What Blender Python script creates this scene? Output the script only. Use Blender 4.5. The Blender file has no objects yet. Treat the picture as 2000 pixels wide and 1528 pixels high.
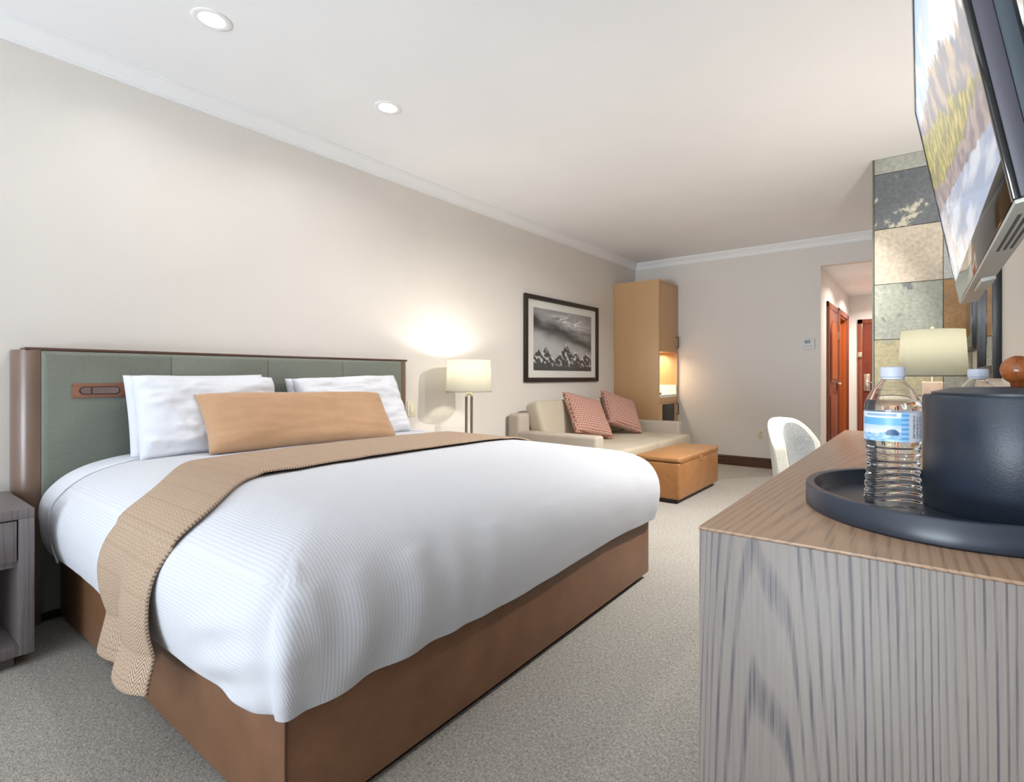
import bpy, bmesh, math, random
import numpy as np
from mathutils import Vector, Matrix, noise as MN
random.seed(7)
PI = math.pi
C = bpy.context.scene.collection
scn = bpy.context.scene

# ------------------------------------------------------------------ camera
F_PX, CX, HY = 1008.0, 1100.0, 737.0
cam_d = bpy.data.cameras.new('camera'); cam = bpy.data.objects.new('camera', cam_d); C.objects.link(cam)
cam_d.sensor_width = 36.0; cam_d.lens = F_PX / 2000.0 * 36.0
cam_d.shift_x = (1000.0 - CX) / 2000.0; cam_d.shift_y = (HY - 764.0) / 2000.0
cam_d.clip_start = 0.02
cam.location = (0, 0, 1.08); cam.rotation_euler = (PI / 2, 0, math.radians(35.085))
scn.camera = cam

# ------------------------------------------------------------------ view, world, big lights
scn.view_settings.view_transform = 'Standard'; scn.view_settings.look = 'None'
scn.view_settings.gamma = 1.0; scn.view_settings.use_curve_mapping = False
scn.view_settings.exposure = 0.66

world = bpy.data.worlds.new('World'); scn.world = world; world.use_nodes = True
wb = world.node_tree.nodes['Background']; wb.inputs[0].default_value = (0.80, 0.90, 1.0, 1); wb.inputs[1].default_value = 1.0

# the room (metres, camera stands at x=0 y=0)
XL, XR, YB, YF, ZC = -3.275, 0.25, 6.394, -4.0, 2.636

def area_light(name, loc, rot, sx, sy, power, color, spread=PI, shape='RECTANGLE', parent=None):
    d = bpy.data.lights.new(name, 'AREA'); d.shape = shape; d.size = sx
    if shape in ('RECTANGLE', 'ELLIPSE'): d.size_y = sy
    d.energy = power; d.color = color; d.spread = spread
    o = bpy.data.objects.new(name, d); C.objects.link(o); o.location = loc; o.rotation_euler = rot
    if parent: o.parent = parent
    return o
# daylight entering through the tall window behind the camera
area_light('window_daylight', (-1.55, YF - 0.16, 1.25), (PI / 2, 0, 0), 2.7, 2.2, 20, (0.78, 0.89, 1.0))
# added fill light outside the window, aimed up to brighten the ceiling
area_light('ceiling_fill', (-1.55, YF - 1.55, 0.05), (math.radians(180 - 40), 0, 0), 3.4, 2.2, 450, (0.80, 0.90, 1.0))

# ------------------------------------------------------------------ materials
def srgb(r, g, b):
    f = lambda c: (c / 255 / 12.92) if c / 255 <= 0.04045 else ((c / 255 + 0.055) / 1.055) ** 2.4
    return (f(r), f(g), f(b), 1)
MATS = {}
class NT:
    def __init__(s, name):
        s.m = bpy.data.materials.new(name); s.m.use_nodes = True; s.t = s.m.node_tree
        s.b = s.t.nodes['Principled BSDF']; s.out = s.t.nodes['Material Output']
    def n(s, typ, **kw):
        nd = s.t.nodes.new(typ)
        for k, v in kw.items():
            if isinstance(k, str) and hasattr(nd, k): setattr(nd, k, v)
        return nd
    def l(s, a, b): s.t.links.new(a, b)
    def set(s, **kw):
        for k, v in kw.items(): s.b.inputs[k.replace('_', ' ')].default_value = v
    def coord(s, kind='Object', scale=(1, 1, 1), rot=(0, 0, 0)):
        tc = s.n('ShaderNodeTexCoord'); mp = s.n('ShaderNodeMapping')
        mp.inputs['Scale'].default_value = scale; mp.inputs['Rotation'].default_value = rot
        s.l(tc.outputs[kind], mp.inputs[0]); return mp.outputs[0]
    def noise(s, vec, scale, detail=3, rough=0.55, dist=0.0):
        nd = s.n('ShaderNodeTexNoise'); nd.inputs['Scale'].default_value = scale
        nd.inputs['Detail'].default_value = detail; nd.inputs['Roughness'].default_value = rough
        nd.inputs['Distortion'].default_value = dist
        s.l(vec, nd.inputs['Vector']); return nd.outputs['Fac']
    def ramp(s, fac, stops, interp='LINEAR'):
        nd = s.n('ShaderNodeValToRGB'); nd.color_ramp.interpolation = interp
        e = nd.color_ramp.elements
        while len(e) < len(stops): e.new(0.5)
        for i, (p, c) in enumerate(stops): e[i].position = p; e[i].color = c
        s.l(fac, nd.inputs[0]); return nd.outputs[0]
    def math(s, op, a, b=None, c=None):
        nd = s.n('ShaderNodeMath'); nd.operation = op
        for i, v in enumerate((a, b, c)):
            if v is None: continue
            if isinstance(v, (int, float)): nd.inputs[i].default_value = v
            else: s.l(v, nd.inputs[i])
        return nd.outputs[0]
    def mix(s, fac, a, b, blend='MIX'):
        nd = s.n('ShaderNodeMix'); nd.data_type = 'RGBA'; nd.blend_type = blend
        for sock, v in ((nd.inputs[0], fac), (nd.inputs[6], a), (nd.inputs[7], b)):
            if isinstance(v, (int, float)): sock.default_value = v
            elif isinstance(v, tuple): sock.default_value = v
            else: s.l(v, sock)
        return nd.outputs[2]
    def bump(s, h, strength=0.2, dist=0.01):
        nd = s.n('ShaderNodeBump'); nd.inputs['Strength'].default_value = strength
        nd.inputs['Distance'].default_value = dist
        s.l(h, nd.inputs['Height']); s.l(nd.outputs[0], s.b.inputs['Normal'])
    def col(s, c): s.l(c, s.b.inputs['Base Color'])
    def xyz(s, vec):
        nd = s.n('ShaderNodeSeparateXYZ'); s.l(vec, nd.inputs[0]); return nd.outputs

def plain(name, col, rough=0.5, metal=0.0, var=0.0, vscale=8, bump=0.0, bscale=200, spec=0.5, **kw):
    if name in MATS: return MATS[name]
    t = NT(name); t.set(Base_Color=col, Roughness=rough, Metallic=metal)
    t.b.inputs['Specular IOR Level'].default_value = spec
    for k, v in kw.items(): t.b.inputs[k.replace('_', ' ')].default_value = v
    v = t.coord()
    if var > 0:
        n = t.noise(v, vscale, 4)
        lo = tuple(max(0, c * (1 - var)) for c in col[:3]) + (1,); hi = tuple(min(1, c * (1 + var)) for c in col[:3]) + (1,)
        t.col(t.ramp(n, [(0.3, lo), (0.7, hi)]))
    if bump > 0: t.bump(t.noise(v, bscale, 3), bump, 0.004)
    MATS[name] = t.m; return t.m

def m_paint(name, col, rough, bump=0.10, bscale=260):
    t = NT(name); v = t.coord('Object'); n = t.noise(v, 1.3, 3)
    lo = tuple(c * 0.97 for c in col[:3]) + (1,)
    t.col(t.ramp(n, [(0.35, lo), (0.65, col)])); t.set(Roughness=rough)
    t.bump(t.noise(v, bscale, 2), bump, 0.003); return t.m

def m_carpet():
    t = NT('carpet'); v = t.coord('Object')
    a = t.noise(t.coord('Object', (260, 70, 1)), 1, 2, 0.6); b = t.noise(t.coord('Object', (70, 260, 1)), 1, 2, 0.6)
    w = t.math('MAXIMUM', a, b); f = t.noise(v, 420, 3, 0.7); big = t.noise(v, 2.2, 3)
    k = t.math('ADD', t.math('MULTIPLY', w, 0.55), t.math('MULTIPLY', f, 0.45))
    c = t.ramp(k, [(0.40, srgb(112, 108, 102)), (0.53, srgb(168, 163, 155)), (0.66, srgb(212, 206, 196))])
    specks = t.ramp(t.noise(v, 130, 1), [(0.29, (0.55, 0.53, 0.5, 1)), (0.34, (1, 1, 1, 1))])
    c = t.mix(1.0, c, specks, 'MULTIPLY'); c = t.mix(1.0, c, t.ramp(big, [(0.3, (0.93, 0.93, 0.93, 1)), (0.7, (1, 1, 1, 1))]), 'MULTIPLY')
    t.col(c); t.set(Roughness=0.95); t.b.inputs['Specular IOR Level'].default_value = 0.1
    t.bump(k, 0.5, 0.004); return t.m

def m_wood(name, light, dark, axis='Z', lines=70.0, warp=0.05, fine=0.5, rough=0.4, thresh=(0.55, 0.95), coord='Object', ring=None):
    """oak-like grain: wavy growth lines along one axis broken up by stretched pores"""
    t = NT(name); st = {'X': (0.06, 1, 1), 'Y': (1, 0.06, 1), 'Z': (1, 1, 0.06)}[axis]
    v = t.coord(coord, st); o = t.xyz(v)
    across = {'X': (o[1], o[2]), 'Y': (o[0], o[2]), 'Z': (o[0], o[1])}[axis]
    s = t.math('ADD', across[0], across[1])
    if ring:                                   # flat-sawn board: nested arches round a tilted pith
        c0, l0, b = ring; along = {'X': 0, 'Y': 1, 'Z': 2}[axis]; oo = t.xyz(t.coord(coord))
        du = t.math('SUBTRACT', {'X': oo[1], 'Y': oo[0], 'Z': oo[0]}[axis], c0); dv = t.math('MULTIPLY', t.math('SUBTRACT', oo[along], l0), b)
        s = t.math('ADD', t.math('SQRT', t.math('ADD', t.math('MULTIPLY', du, du), t.math('MULTIPLY', dv, dv))), t.math('MULTIPLY', {'X': oo[2], 'Y': oo[2], 'Z': oo[1]}[axis], 0.7))
    n1 = t.noise(v, 5.0, 2, 0.5); n2 = t.noise(v, 22.0, 2, 0.5)
    s = t.math('ADD', s, t.math('MULTIPLY', n1, warp * 4)); s = t.math('ADD', s, t.math('MULTIPLY', n2, warp * 0.5))
    w = t.math('ADD', t.math('MULTIPLY', t.math('SINE', t.math('MULTIPLY', s, lines * 2)), 0.5), 0.5)
    lf = t.ramp(w, [(thresh[0], (0, 0, 0, 1)), (thresh[1], (1, 1, 1, 1))])
    st2 = {'X': (6, 260, 260), 'Y': (260, 6, 260), 'Z': (260, 260, 6)}[axis]
    p = t.noise(t.coord(coord, st2), 1.0, 3, 0.6)
    pf = t.ramp(p, [(0.45, (0, 0, 0, 1)), (0.62, (1, 1, 1, 1))])
    f = t.math('MULTIPLY', lf, t.math('ADD', t.math('MULTIPLY', pf, 0.55), 0.45)); f = t.math('ADD', f, t.math('MULTIPLY', pf, 0.20)); f = t.math('MULTIPLY', f, fine)
    tone = t.noise(v, 2.6, 3); mid = tuple(0.8 * a + 0.2 * b for a, b in zip(light, dark))
    base = t.ramp(tone, [(0.3, mid), (0.7, light)])
    t.col(t.mix(f, base, dark)); t.set(Roughness=rough); t.bump(t.math('MULTIPLY', f, -1.0), 0.15, 0.002); return t.m

def m_leather(name, c1, c2, rough=0.42, quilt=False):
    t = NT(name); v = t.coord('Object'); n = t.noise(v, 6, 5, 0.65)
    t.col(t.ramp(n, [(0.3, c1), (0.7, c2)])); t.set(Roughness=rough)
    vo = t.n('ShaderNodeTexVoronoi'); vo.inputs['Scale'].default_value = 260; t.l(v, vo.inputs['Vector'])
    h = t.math('MULTIPLY', vo.outputs['Distance'], 0.5)
    if quilt:
        o = t.xyz(v); yz = t.math('ADD', o[1], o[0])
        a = t.math('ABSOLUTE', t.math('SINE', t.math('MULTIPLY', t.math('ADD', yz, o[2]), 38)))
        b = t.math('ABSOLUTE', t.math('SINE', t.math('MULTIPLY', t.math('SUBTRACT', yz, o[2]), 38)))
        h = t.math('ADD', h, t.math('MULTIPLY', t.math('POWER', t.math('MINIMUM', a, b), 0.25), 1.1))
    t.bump(h, 0.25, 0.004); return t.m

def m_fabric(name, c1, c2, scale=500, rough=0.85, bump=0.25, sheen=0.0, big=4):
    t = NT(name); v = t.coord('Object'); n = t.noise(v, scale, 2); g = t.noise(v, big, 3)
    k = t.math('ADD', t.math('MULTIPLY', n, 0.6), t.math('MULTIPLY', g, 0.4))
    t.col(t.ramp(k, [(0.36, c1), (0.64, c2)])); t.set(Roughness=rough); t.b.inputs['Specular IOR Level'].default_value = 0.2
    if sheen: t.b.inputs['Sheen Weight'].default_value = sheen
    t.bump(n, bump, 0.003); return t.m

def m_ribbed():
    """white coverlet with fine woven ribs running the length of the bed"""
    t = NT('white_ribbed_cotton'); uv = t.n('ShaderNodeUVMap'); uv.uv_map = 'cloth'; o = t.xyz(uv.outputs[0])
    w = t.math('SINE', t.math('MULTIPLY', o[1], 2 * PI / 0.0095)); n = t.noise(t.coord('Object'), 9, 4)
    k = t.math('ADD', t.math('MULTIPLY', w, 0.5), 0.5)
    t.col(t.ramp(k, [(0.0, srgb(204, 206, 213)), (1.0, srgb(214, 215, 220))])); t.set(Roughness=0.8)
    t.b.inputs['Specular IOR Level'].default_value = 0.25
    t.bump(t.math('ADD', t.math('MULTIPLY', k, 0.25), n), 0.28, 0.005); return t.m

def m_herring():
    t = NT('beige_herringbone'); uv = t.n('ShaderNodeUVMap'); uv.uv_map = 'cloth'; o = t.xyz(uv.outputs[0])
    z = t.math('PINGPONG', o[1], 0.022)
    w = t.math('SINE', t.math('MULTIPLY', t.math('ADD', t.math('MULTIPLY', z, 1.1), o[0]), 2 * PI / 0.0105))
    w = t.math('ADD', t.math('MULTIPLY', w, 0.5), 0.5)
    line = t.math('LESS_THAN', t.math('MODULO', t.math('ADD', o[0], 50.0), 0.075), 0.0035)
    n = t.noise(t.coord('Object'), 420, 2)
    c = t.ramp(w, [(0.10, srgb(122, 100, 86)), (0.42, srgb(186, 162, 140)), (1.0, srgb(202, 181, 160))])
    c = t.mix(t.math('MULTIPLY', line, 0.35), c, srgb(136, 112, 90)); c = t.mix(t.math('MULTIPLY', n, 0.25), c, srgb(196, 168, 138))
    t.col(c); t.set(Roughness=0.92); t.b.inputs['Specular IOR Level'].default_value = 0.1
    t.bump(t.math('ADD', w, n), 0.35, 0.003); return t.m

def m_scales():
    """dusty pink cushion fabric with small cream half-moon scales"""
    t = NT('pink_scale_print'); v = t.coord('Object', (1, 1, 1)); o = t.xyz(v)
    row = t.math('FLOOR', t.math('DIVIDE', o[1], 0.026)); off = t.math('MULTIPLY', t.math('MODULO', t.math('ADD', row, 100), 2), 0.0155)
    px = t.math('SUBTRACT', t.math('MODULO', t.math('ADD', t.math('ADD', o[0], off), 5.0), 0.031), 0.0155)
    py = t.math('SUBTRACT', t.math('MODULO', t.math('ADD', o[1], 5.2), 0.026), 0.013)
    r = t.math('SQRT', t.math('ADD', t.math('MULTIPLY', px, px), t.math('MULTIPLY', py, py)))
    ring = t.math('LESS_THAN', t.math('ABSOLUTE', t.math('SUBTRACT', r, 0.0095)), 0.0028); half = t.math('GREATER_THAN', py, -0.006)
    f = t.math('MULTIPLY', ring, half); n = t.noise(v, 300, 2)
    c = t.mix(t.math('MULTIPLY', f, 0.9), t.ramp(n, [(0.3, srgb(138, 84, 74)), (0.7, srgb(162, 106, 94))]), srgb(226, 198, 178))
    t.col(c); t.set(Roughness=0.85); t.bump(f, 0.2, 0.002); return t.m

def m_slate(name, base, spots, amount=0.55, scale=7.0, seed=0.0, veins=None):
    t = NT(name); tc = t.n('ShaderNodeTexCoord'); mp = t.n('ShaderNodeMapping'); mp.inputs['Location'].default_value = (seed, seed * 1.7, seed * 0.6)
    t.l(tc.outputs['Object'], mp.inputs[0]); v = mp.outputs[0]
    n = t.noise(v, scale, 8, 0.62, 0.4); g = t.noise(v, 2.5, 6, 0.6); f = t.noise(v, 40, 5, 0.6)
    lo = tuple(c * 0.72 for c in base[:3]) + (1,)
    c = t.ramp(g, [(0.32, lo), (0.65, base)])
    c = t.mix(t.ramp(n, [(amount, (0, 0, 0, 1)), (amount + 0.05, (1, 1, 1, 1))]), c, spots)
    if veins: c = t.mix(t.ramp(t.noise(v, 5, 9, 0.7, 1.5), [(0.62, (0, 0, 0, 1)), (0.68, (1, 1, 1, 1))]), c, veins)
    c = t.mix(0.25, c, t.ramp(f, [(0.3, (0.1, 0.1, 0.1, 1)), (0.7, (0.9, 0.9, 0.88, 1))]), 'OVERLAY')
    t.col(c); t.set(Roughness=0.5); t.bump(t.math('ADD', g, n), 0.35, 0.01); return t.m

def m_attr(name, rough=0.4, emit=0.0, coat=0.0):
    t = NT(name); a = t.n('ShaderNodeVertexColor'); a.layer_name = 'Col'; t.col(a.outputs[0]); t.set(Roughness=rough)
    if emit:
        t.l(a.outputs[0], t.b.inputs['Emission Color']); t.b.inputs['Emission Strength'].default_value = emit
        t.b.inputs['Base Color'].default_value = (0.02, 0.02, 0.02, 1)
        for lk in list(t.b.inputs['Base Color'].links): t.t.links.remove(lk)
    if coat: t.b.inputs['Coat Weight'].default_value = coat; t.b.inputs['Coat Roughness'].default_value = 0.05
    return t.m

def m_emit(name, col, strength):
    t = NT(name); t.set(Base_Color=(0.8, 0.8, 0.8, 1)); t.b.inputs['Emission Color'].default_value = col
    t.b.inputs['Emission Strength'].default_value = strength; return t.m

def m_shade(name, col):
    t = NT(name); tr = t.n('ShaderNodeBsdfTranslucent'); tr.inputs[0].default_value = col
    df = t.n('ShaderNodeBsdfDiffuse'); df.inputs[0].default_value = col; mx = t.n('ShaderNodeMixShader'); mx.inputs[0].default_value = 0.55
    t.l(df.outputs[0], mx.inputs[1]); t.l(tr.outputs[0], mx.inputs[2]); t.l(mx.outputs[0], t.out.inputs[0]); return t.m

def m_clear(name, ior=1.36, col=(1, 1, 1, 1)):
    t = NT(name); t.set(Base_Color=col, Roughness=0.0); t.b.inputs['IOR'].default_value = ior; t.b.inputs['Transmission Weight'].default_value = 1.0; return t.m

def m_pane(name):
    t = NT(name); tr = t.n('ShaderNodeBsdfTransparent'); gl = t.n('ShaderNodeBsdfGlossy'); gl.inputs['Roughness'].default_value = 0.0
    mx = t.n('ShaderNodeMixShader'); mx.inputs[0].default_value = 0.03
    t.l(tr.outputs[0], mx.inputs[1]); t.l(gl.outputs[0], mx.inputs[2]); t.l(mx.outputs[0], t.out.inputs[0]); return t.m

WALL = m_paint('warm_greige_paint', srgb(224, 218, 211), 0.42)
WHITE = m_paint('white_ceiling_paint', srgb(245, 245, 246), 0.85, 0.06, 120)
TRIM = plain('white_trim', srgb(240, 240, 240), 0.45)
CARPET = m_carpet()
OAKG = m_wood('grey_oak_end', srgb(146, 135, 126), srgb(78, 74, 80), 'Z', 400, 0.020, 0.8, 0.42, (0.62, 0.98), ring=(-0.165, -1.1, 0.042))
OAKT = m_wood('brown_oak_top', srgb(180, 148, 121), srgb(116, 91, 76), 'Y', 300, 0.016, 0.5, 0.30, (0.5, 0.95), ring=(-0.12, -2.6, 0.05))
OAKN = m_wood('grey_oak_nightstand', srgb(122, 114, 114), srgb(82, 77, 80), 'Z', 300, 0.05, 0.5, 0.45)
HONEY = m_wood('honey_oak', srgb(206, 166, 122), srgb(178, 136, 92), 'Z', 200, 0.05, 0.35, 0.4)
MAHOG = m_wood('mahogany', srgb(138, 72, 48), srgb(84, 38, 24), 'Z', 55, 0.05, 0.5, 0.3)
MAHOG_W = m_wood('amber_mahogany', srgb(176, 92, 40), srgb(128, 60, 24), 'Z', 60, 0.05, 0.5, 0.3)
DARKW = plain('dark_walnut', srgb(82, 56, 44), 0.35, var=0.15, vscale=20)
BRONZE = plain('bronze_wood_frame', srgb(112, 90, 76), 0.28, 0.0, var=0.1, vscale=5)
VELVET = m_fabric('sage_velvet', srgb(106, 110, 99), srgb(126, 130, 119), 260, 0.7, 0.08, 0.35, 3)
COPPER = m_wood('copper_walnut', srgb(142, 96, 74), srgb(100, 62, 46), 'Y', 60, 0.05, 0.4, 0.35)
LEATHER = m_leather('brown_leather', srgb(114, 78, 54), srgb(132, 93, 66))
TAN = m_leather('tan_leather', srgb(164, 114, 68), srgb(182, 132, 84), 0.36)
TANQ = m_leather('tan_quilted_leather', srgb(150, 100, 56), srgb(168, 118, 70), 0.36, True)
COTTON = m_fabric('white_cotton', srgb(212, 214, 221), srgb(224, 225, 230), 300, 0.85, 0.06)
RIBBED = m_ribbed(); HERRING = m_herring(); SCALES = m_scales()
CAMEL = m_fabric('camel_velvet', srgb(172, 134, 100), srgb(190, 152, 118), 420, 0.75, 0.08, 0.3, 5)
SOFA = m_fabric('oatmeal_sofa_fabric', srgb(178, 167, 147), srgb(196, 185, 166), 600, 0.9, 0.2)
SOFAG = m_fabric('taupe_sofa_fabric', srgb(176, 163, 149), srgb(192, 180, 166), 600, 0.9, 0.2)
BOUCLE = m_fabric('cream_boucle', srgb(182, 178, 166), srgb(208, 205, 194), 160, 0.95, 0.5)
WEAVE = m_fabric('grey_weave', srgb(112, 115, 118), srgb(160, 161, 160), 190, 0.95, 0.5)
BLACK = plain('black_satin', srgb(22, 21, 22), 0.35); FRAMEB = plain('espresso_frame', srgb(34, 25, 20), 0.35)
NAVY = plain('navy_black_leatherette', srgb(44, 52, 66), 0.36, var=0.12, vscale=14, bump=0.08, bscale=300)
NAVY2 = plain('navy_black_lacquer', srgb(44, 52, 65), 0.30, var=0.1, vscale=9)
GLOSSB = plain('gloss_black_plastic', srgb(14, 14, 16), 0.06); TVSIDE = plain('tv_side_grey', srgb(76, 74, 84), 0.42)
TVBACK = plain('tv_back_slate', srgb(62, 72, 80), 0.5); SILVER = plain('tv_silver_strip', srgb(206, 204, 194), 0.4)
BRASS = plain('pale_brass', srgb(222, 208, 170), 0.28, 0.8); CHROME = plain('satin_nickel', srgb(214, 206, 190), 0.25, 0.9)
IVORY = plain('ivory_plastic', srgb(222, 216, 188), 0.4); WPLAST = plain('white_plastic', srgb(226, 228, 232), 0.4)
QUARTZ = plain('white_quartz', srgb(240, 238, 232), 0.25); LAMPROD = plain('taupe_leather_rod', srgb(112, 98, 88), 0.5)
MATBRD = plain('mat_board', srgb(226, 224, 218), 0.8); KNOBW = m_wood('turned_walnut_knob', srgb(164, 92, 44), srgb(104, 52, 24), 'Z', 70, 0.05, 0.5, 0.2)
MIRROR = plain('mirror_silver', (0.9, 0.9, 0.9, 1), 0.01, 1.0); CAPW = plain('cap_white', srgb(206, 212, 228), 0.4)
CLEAR = m_clear('clear_water_plastic', 1.36); PANE = m_pane('thin_glass')
SHADE = m_shade('linen_shade', (0.55, 0.535, 0.475, 1)); SHADE2 = m_shade('linen_shade_cream', (0.31, 0.305, 0.265, 1))
LENS = m_emit('lit_lens', (1, 0.98, 0.95, 1), 30.0); NICHE = m_emit('led_strip', (1, 0.86, 0.62, 1), 5.0)
GROUT = plain('grey_grout', srgb(120, 122, 112), 0.9)

# ------------------------------------------------------------------ mesh helpers
def newbm(): return bmesh.new()
def box(bm, a, b, bev=0.0, seg=2):
    lo = [min(p, q) for p, q in zip(a, b)]; hi = [max(p, q) for p, q in zip(a, b)]
    vs = [bm.verts.new((x, y, z)) for x in (lo[0], hi[0]) for y in (lo[1], hi[1]) for z in (lo[2], hi[2])]
    fs = [(0, 1, 3, 2), (4, 6, 7, 5), (0, 4, 5, 1), (2, 3, 7, 6), (0, 2, 6, 4), (1, 5, 7, 3)]
    faces = [bm.faces.new([vs[i] for i in f]) for f in fs]
    if bev > 0:
        es = list({e for f in faces for e in f.edges})
        bmesh.ops.bevel(bm, geom=es, offset=bev, offset_type='OFFSET', segments=seg, profile=0.5, affect='EDGES')
    return bm
def bx(a, b, bev=0.0, seg=2): return box(newbm(), a, b, bev, seg)
def lathe(bm, prof, segs=48, c=(0, 0, 0), close=False):
    rings = []
    for r, z in prof:
        if r < 1e-6: rings.append([bm.verts.new((c[0], c[1], c[2] + z))])
        else: rings.append([bm.verts.new((c[0] + r * math.cos(2 * PI * k / segs), c[1] + r * math.sin(2 * PI * k / segs), c[2] + z)) for k in range(segs)])
    pairs = list(zip(rings, rings[1:])) + ([(rings[-1], rings[0])] if close else [])
    for a, b in pairs:
        for k in range(segs):
            k2 = (k + 1) % segs
            if len(a) == 1 and len(b) == 1: continue
            if len(a) == 1: bm.faces.new((a[0], b[k2], b[k]))
            elif len(b) == 1: bm.faces.new((a[k], a[k2], b[0]))
            else: bm.faces.new((a[k], a[k2], b[k2], b[k]))
    return bm
def tube(bm, pts, r, segs=12, cap=True):
    pts = [Vector(p) for p in pts]; rings = []; up = Vector((0, 0, 1))
    for i, p in enumerate(pts):
        d = (pts[min(i + 1, len(pts) - 1)] - pts[max(i - 1, 0)]).normalized()
        a = d.cross(up if abs(d.dot(up)) < 0.95 else Vector((1, 0, 0))).normalized() if i == 0 else (a - d * a.dot(d)).normalized()
        b = d.cross(a); rr = r[i] if isinstance(r, (list, tuple)) else r
        rings.append([bm.verts.new(p + (a * math.cos(2 * PI * k / segs) + b * math.sin(2 * PI * k / segs)) * rr) for k in range(segs)])
    for A, B in zip(rings, rings[1:]):
        for k in range(segs): bm.faces.new((A[k], A[(k + 1) % segs], B[(k + 1) % segs], B[k]))
    if cap: bm.faces.new(rings[0][::-1]); bm.faces.new(rings[-1])
    return bm
def prism(bm, poly, lo, hi, axis='Z'):
    def P(p, h): return {'Z': (p[0], p[1], h), 'X': (h, p[0], p[1]), 'Y': (p[0], h, p[1])}[axis]
    a = [bm.verts.new(P(p, lo)) for p in poly]; b = [bm.verts.new(P(p, hi)) for p in poly]; n = len(poly)
    bm.faces.new(a[::-1]); bm.faces.new(b)
    for i in range(n): bm.faces.new((a[i], a[(i + 1) % n], b[(i + 1) % n], b[i]))
    return bm
def obj(name, bm, mat, parent=None, origin=None, smooth=40, uv=None):
    bmesh.ops.recalc_face_normals(bm, faces=bm.faces[:]) if not getattr(bm, 'keepn', False) else None
    me = bpy.data.meshes.new(name); bm.to_mesh(me); bm.free(); me.materials.append(mat)
    o = bpy.data.objects.new(name, me); C.objects.link(o)
    if smooth:
        me.polygons.foreach_set('use_smooth', [True] * len(me.polygons)); me.set_sharp_from_angle(angle=math.radians(smooth))
    off = Vector(parent['_w']) if parent is not None and '_w' in parent else (Vector(origin) if origin is not None else None)
    if off is not None:
        me.transform(Matrix.Translation(-off))
        if parent is None: o.location = off
    if parent is not None:
        o.parent = parent
        if '_w' in parent: o['_w'] = tuple(parent['_w'])
    return o
def tag(o, label, cat, group=None):
    o['label'] = label; o['category'] = cat
    if group: o['group'] = group
    return o
def thing(name, label, cat, loc=(0, 0, 0), rot=None, group=None, local=False):
    """an Empty at the thing's base; parts are given in world coordinates unless local"""
    o = bpy.data.objects.new(name, None); C.objects.link(o); o.location = loc; o.empty_display_size = 0.1
    if rot is not None: o.rotation_euler = rot
    tag(o, label, cat, group); o['_w'] = (0.0, 0.0, 0.0) if local else tuple(map(float, loc)); return o
def struct(name, bm, mat, smooth=40):
    o = obj(name, bm, mat, smooth=smooth); o['kind'] = 'structure'; return o
def struct_root(name, loc=(0, 0, 0)):
    o = bpy.data.objects.new(name, None); C.objects.link(o); o.location = loc; o['kind'] = 'structure'; o['_w'] = tuple(map(float, loc)); return o
def colgrid(name, origin, eu, ev, nu, nv, fn, mat, parent):
    """flat print: a fine grid coloured by a function of (u, v), both 0..1"""
    o0, eu, ev = Vector(origin), Vector(eu), Vector(ev); vs, fs, cols = [], [], []
    for j in range(nv + 1):
        for i in range(nu + 1):
            u, v = i / nu, j / nv; vs.append(o0 + eu * u + ev * v); c = fn(u, v); cols += [c[0], c[1], c[2], 1.0]
    for j in range(nv):
        for i in range(nu):
            a = j * (nu + 1) + i; fs.append((a, a + 1, a + nu + 2, a + nu + 1))
    me = bpy.data.meshes.new(name); me.from_pydata(vs, [], fs); at = me.color_attributes.new('Col', 'FLOAT_COLOR', 'POINT')
    at.data.foreach_set('color', cols); me.materials.append(mat); o = bpy.data.objects.new(name, me); C.objects.link(o)
    if parent is not None:
        me.transform(Matrix.Translation(-Vector(parent['_w']))); o.parent = parent
    return o
def fbm(x, y, s=1.0, o=4, z=0.0): return MN.fractal(Vector((x * s, y * s, z)), 1.0, 2.0, o)
def sm(a, b, x):
    t = max(0.0, min(1.0, (x - a) / (b - a))); return t * t * (3 - 2 * t)
def lerp3(a, b, t): return tuple(p + (q - p) * t for p, q in zip(a, b))
def S3(r, g, b): return srgb(r, g, b)[:3]

# ------------------------------------------------------------------ room shell
struct('floor', bx((XL - 0.2, YF - 0.3, -0.12), (1.4, 9.4, 0)), CARPET, 0)
struct('ceiling', bx((XL - 0.2, YF - 0.3, ZC), (1.4, YB + 0.1, ZC + 0.12)), WHITE, 0)
struct('wall_left', bx((XL - 0.12, YF - 0.3, 0), (XL, YB + 0.1, ZC)), WALL, 0)
OX, OZ = -0.963, 2.33       # hallway opening: left edge and head height
bm = newbm(); box(bm, (XL, YB, 0), (OX, YB + 0.1, ZC)); box(bm, (OX, YB, OZ), (XR + 0.1, YB + 0.1, ZC))
struct('wall_back', bm, WALL, 0)
struct('wall_right', bx((XR, YF - 0.3, 0), (XR + 0.12, 9.2, ZC)), WALL, 0)
# wall behind the camera with a wide window
bm = newbm()
for a, b in (((XL, 0), (-2.95, ZC)), ((-0.15, 0), (XR, ZC)), ((-2.95, 2.38), (-0.15, ZC)), ((-2.95, 0), (-0.15, 0.12))):
    box(bm, (a[0], YF - 0.12, a[1]), (b[0], YF, b[1]))
struct('wall_front', bm, WALL, 0)
w1 = struct_root('window_1', (-1.55, YF, 0.12))
bm = newbm()
for x in (-2.95, -1.58, -0.21): box(bm, (x, YF - 0.08, 0.12), (x + 0.06, YF - 0.02, 2.38))
for z in (0.12, 2.32): box(bm, (-2.95, YF - 0.08, z), (-0.15, YF - 0.02, z + 0.06))
obj('window_frame', bm, WPLAST, w1)
for x in (-2.89, -1.52): obj('pane', bx((x, YF - 0.052, 0.18), (x + 1.31, YF - 0.048, 2.32)), PANE, w1)

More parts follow.
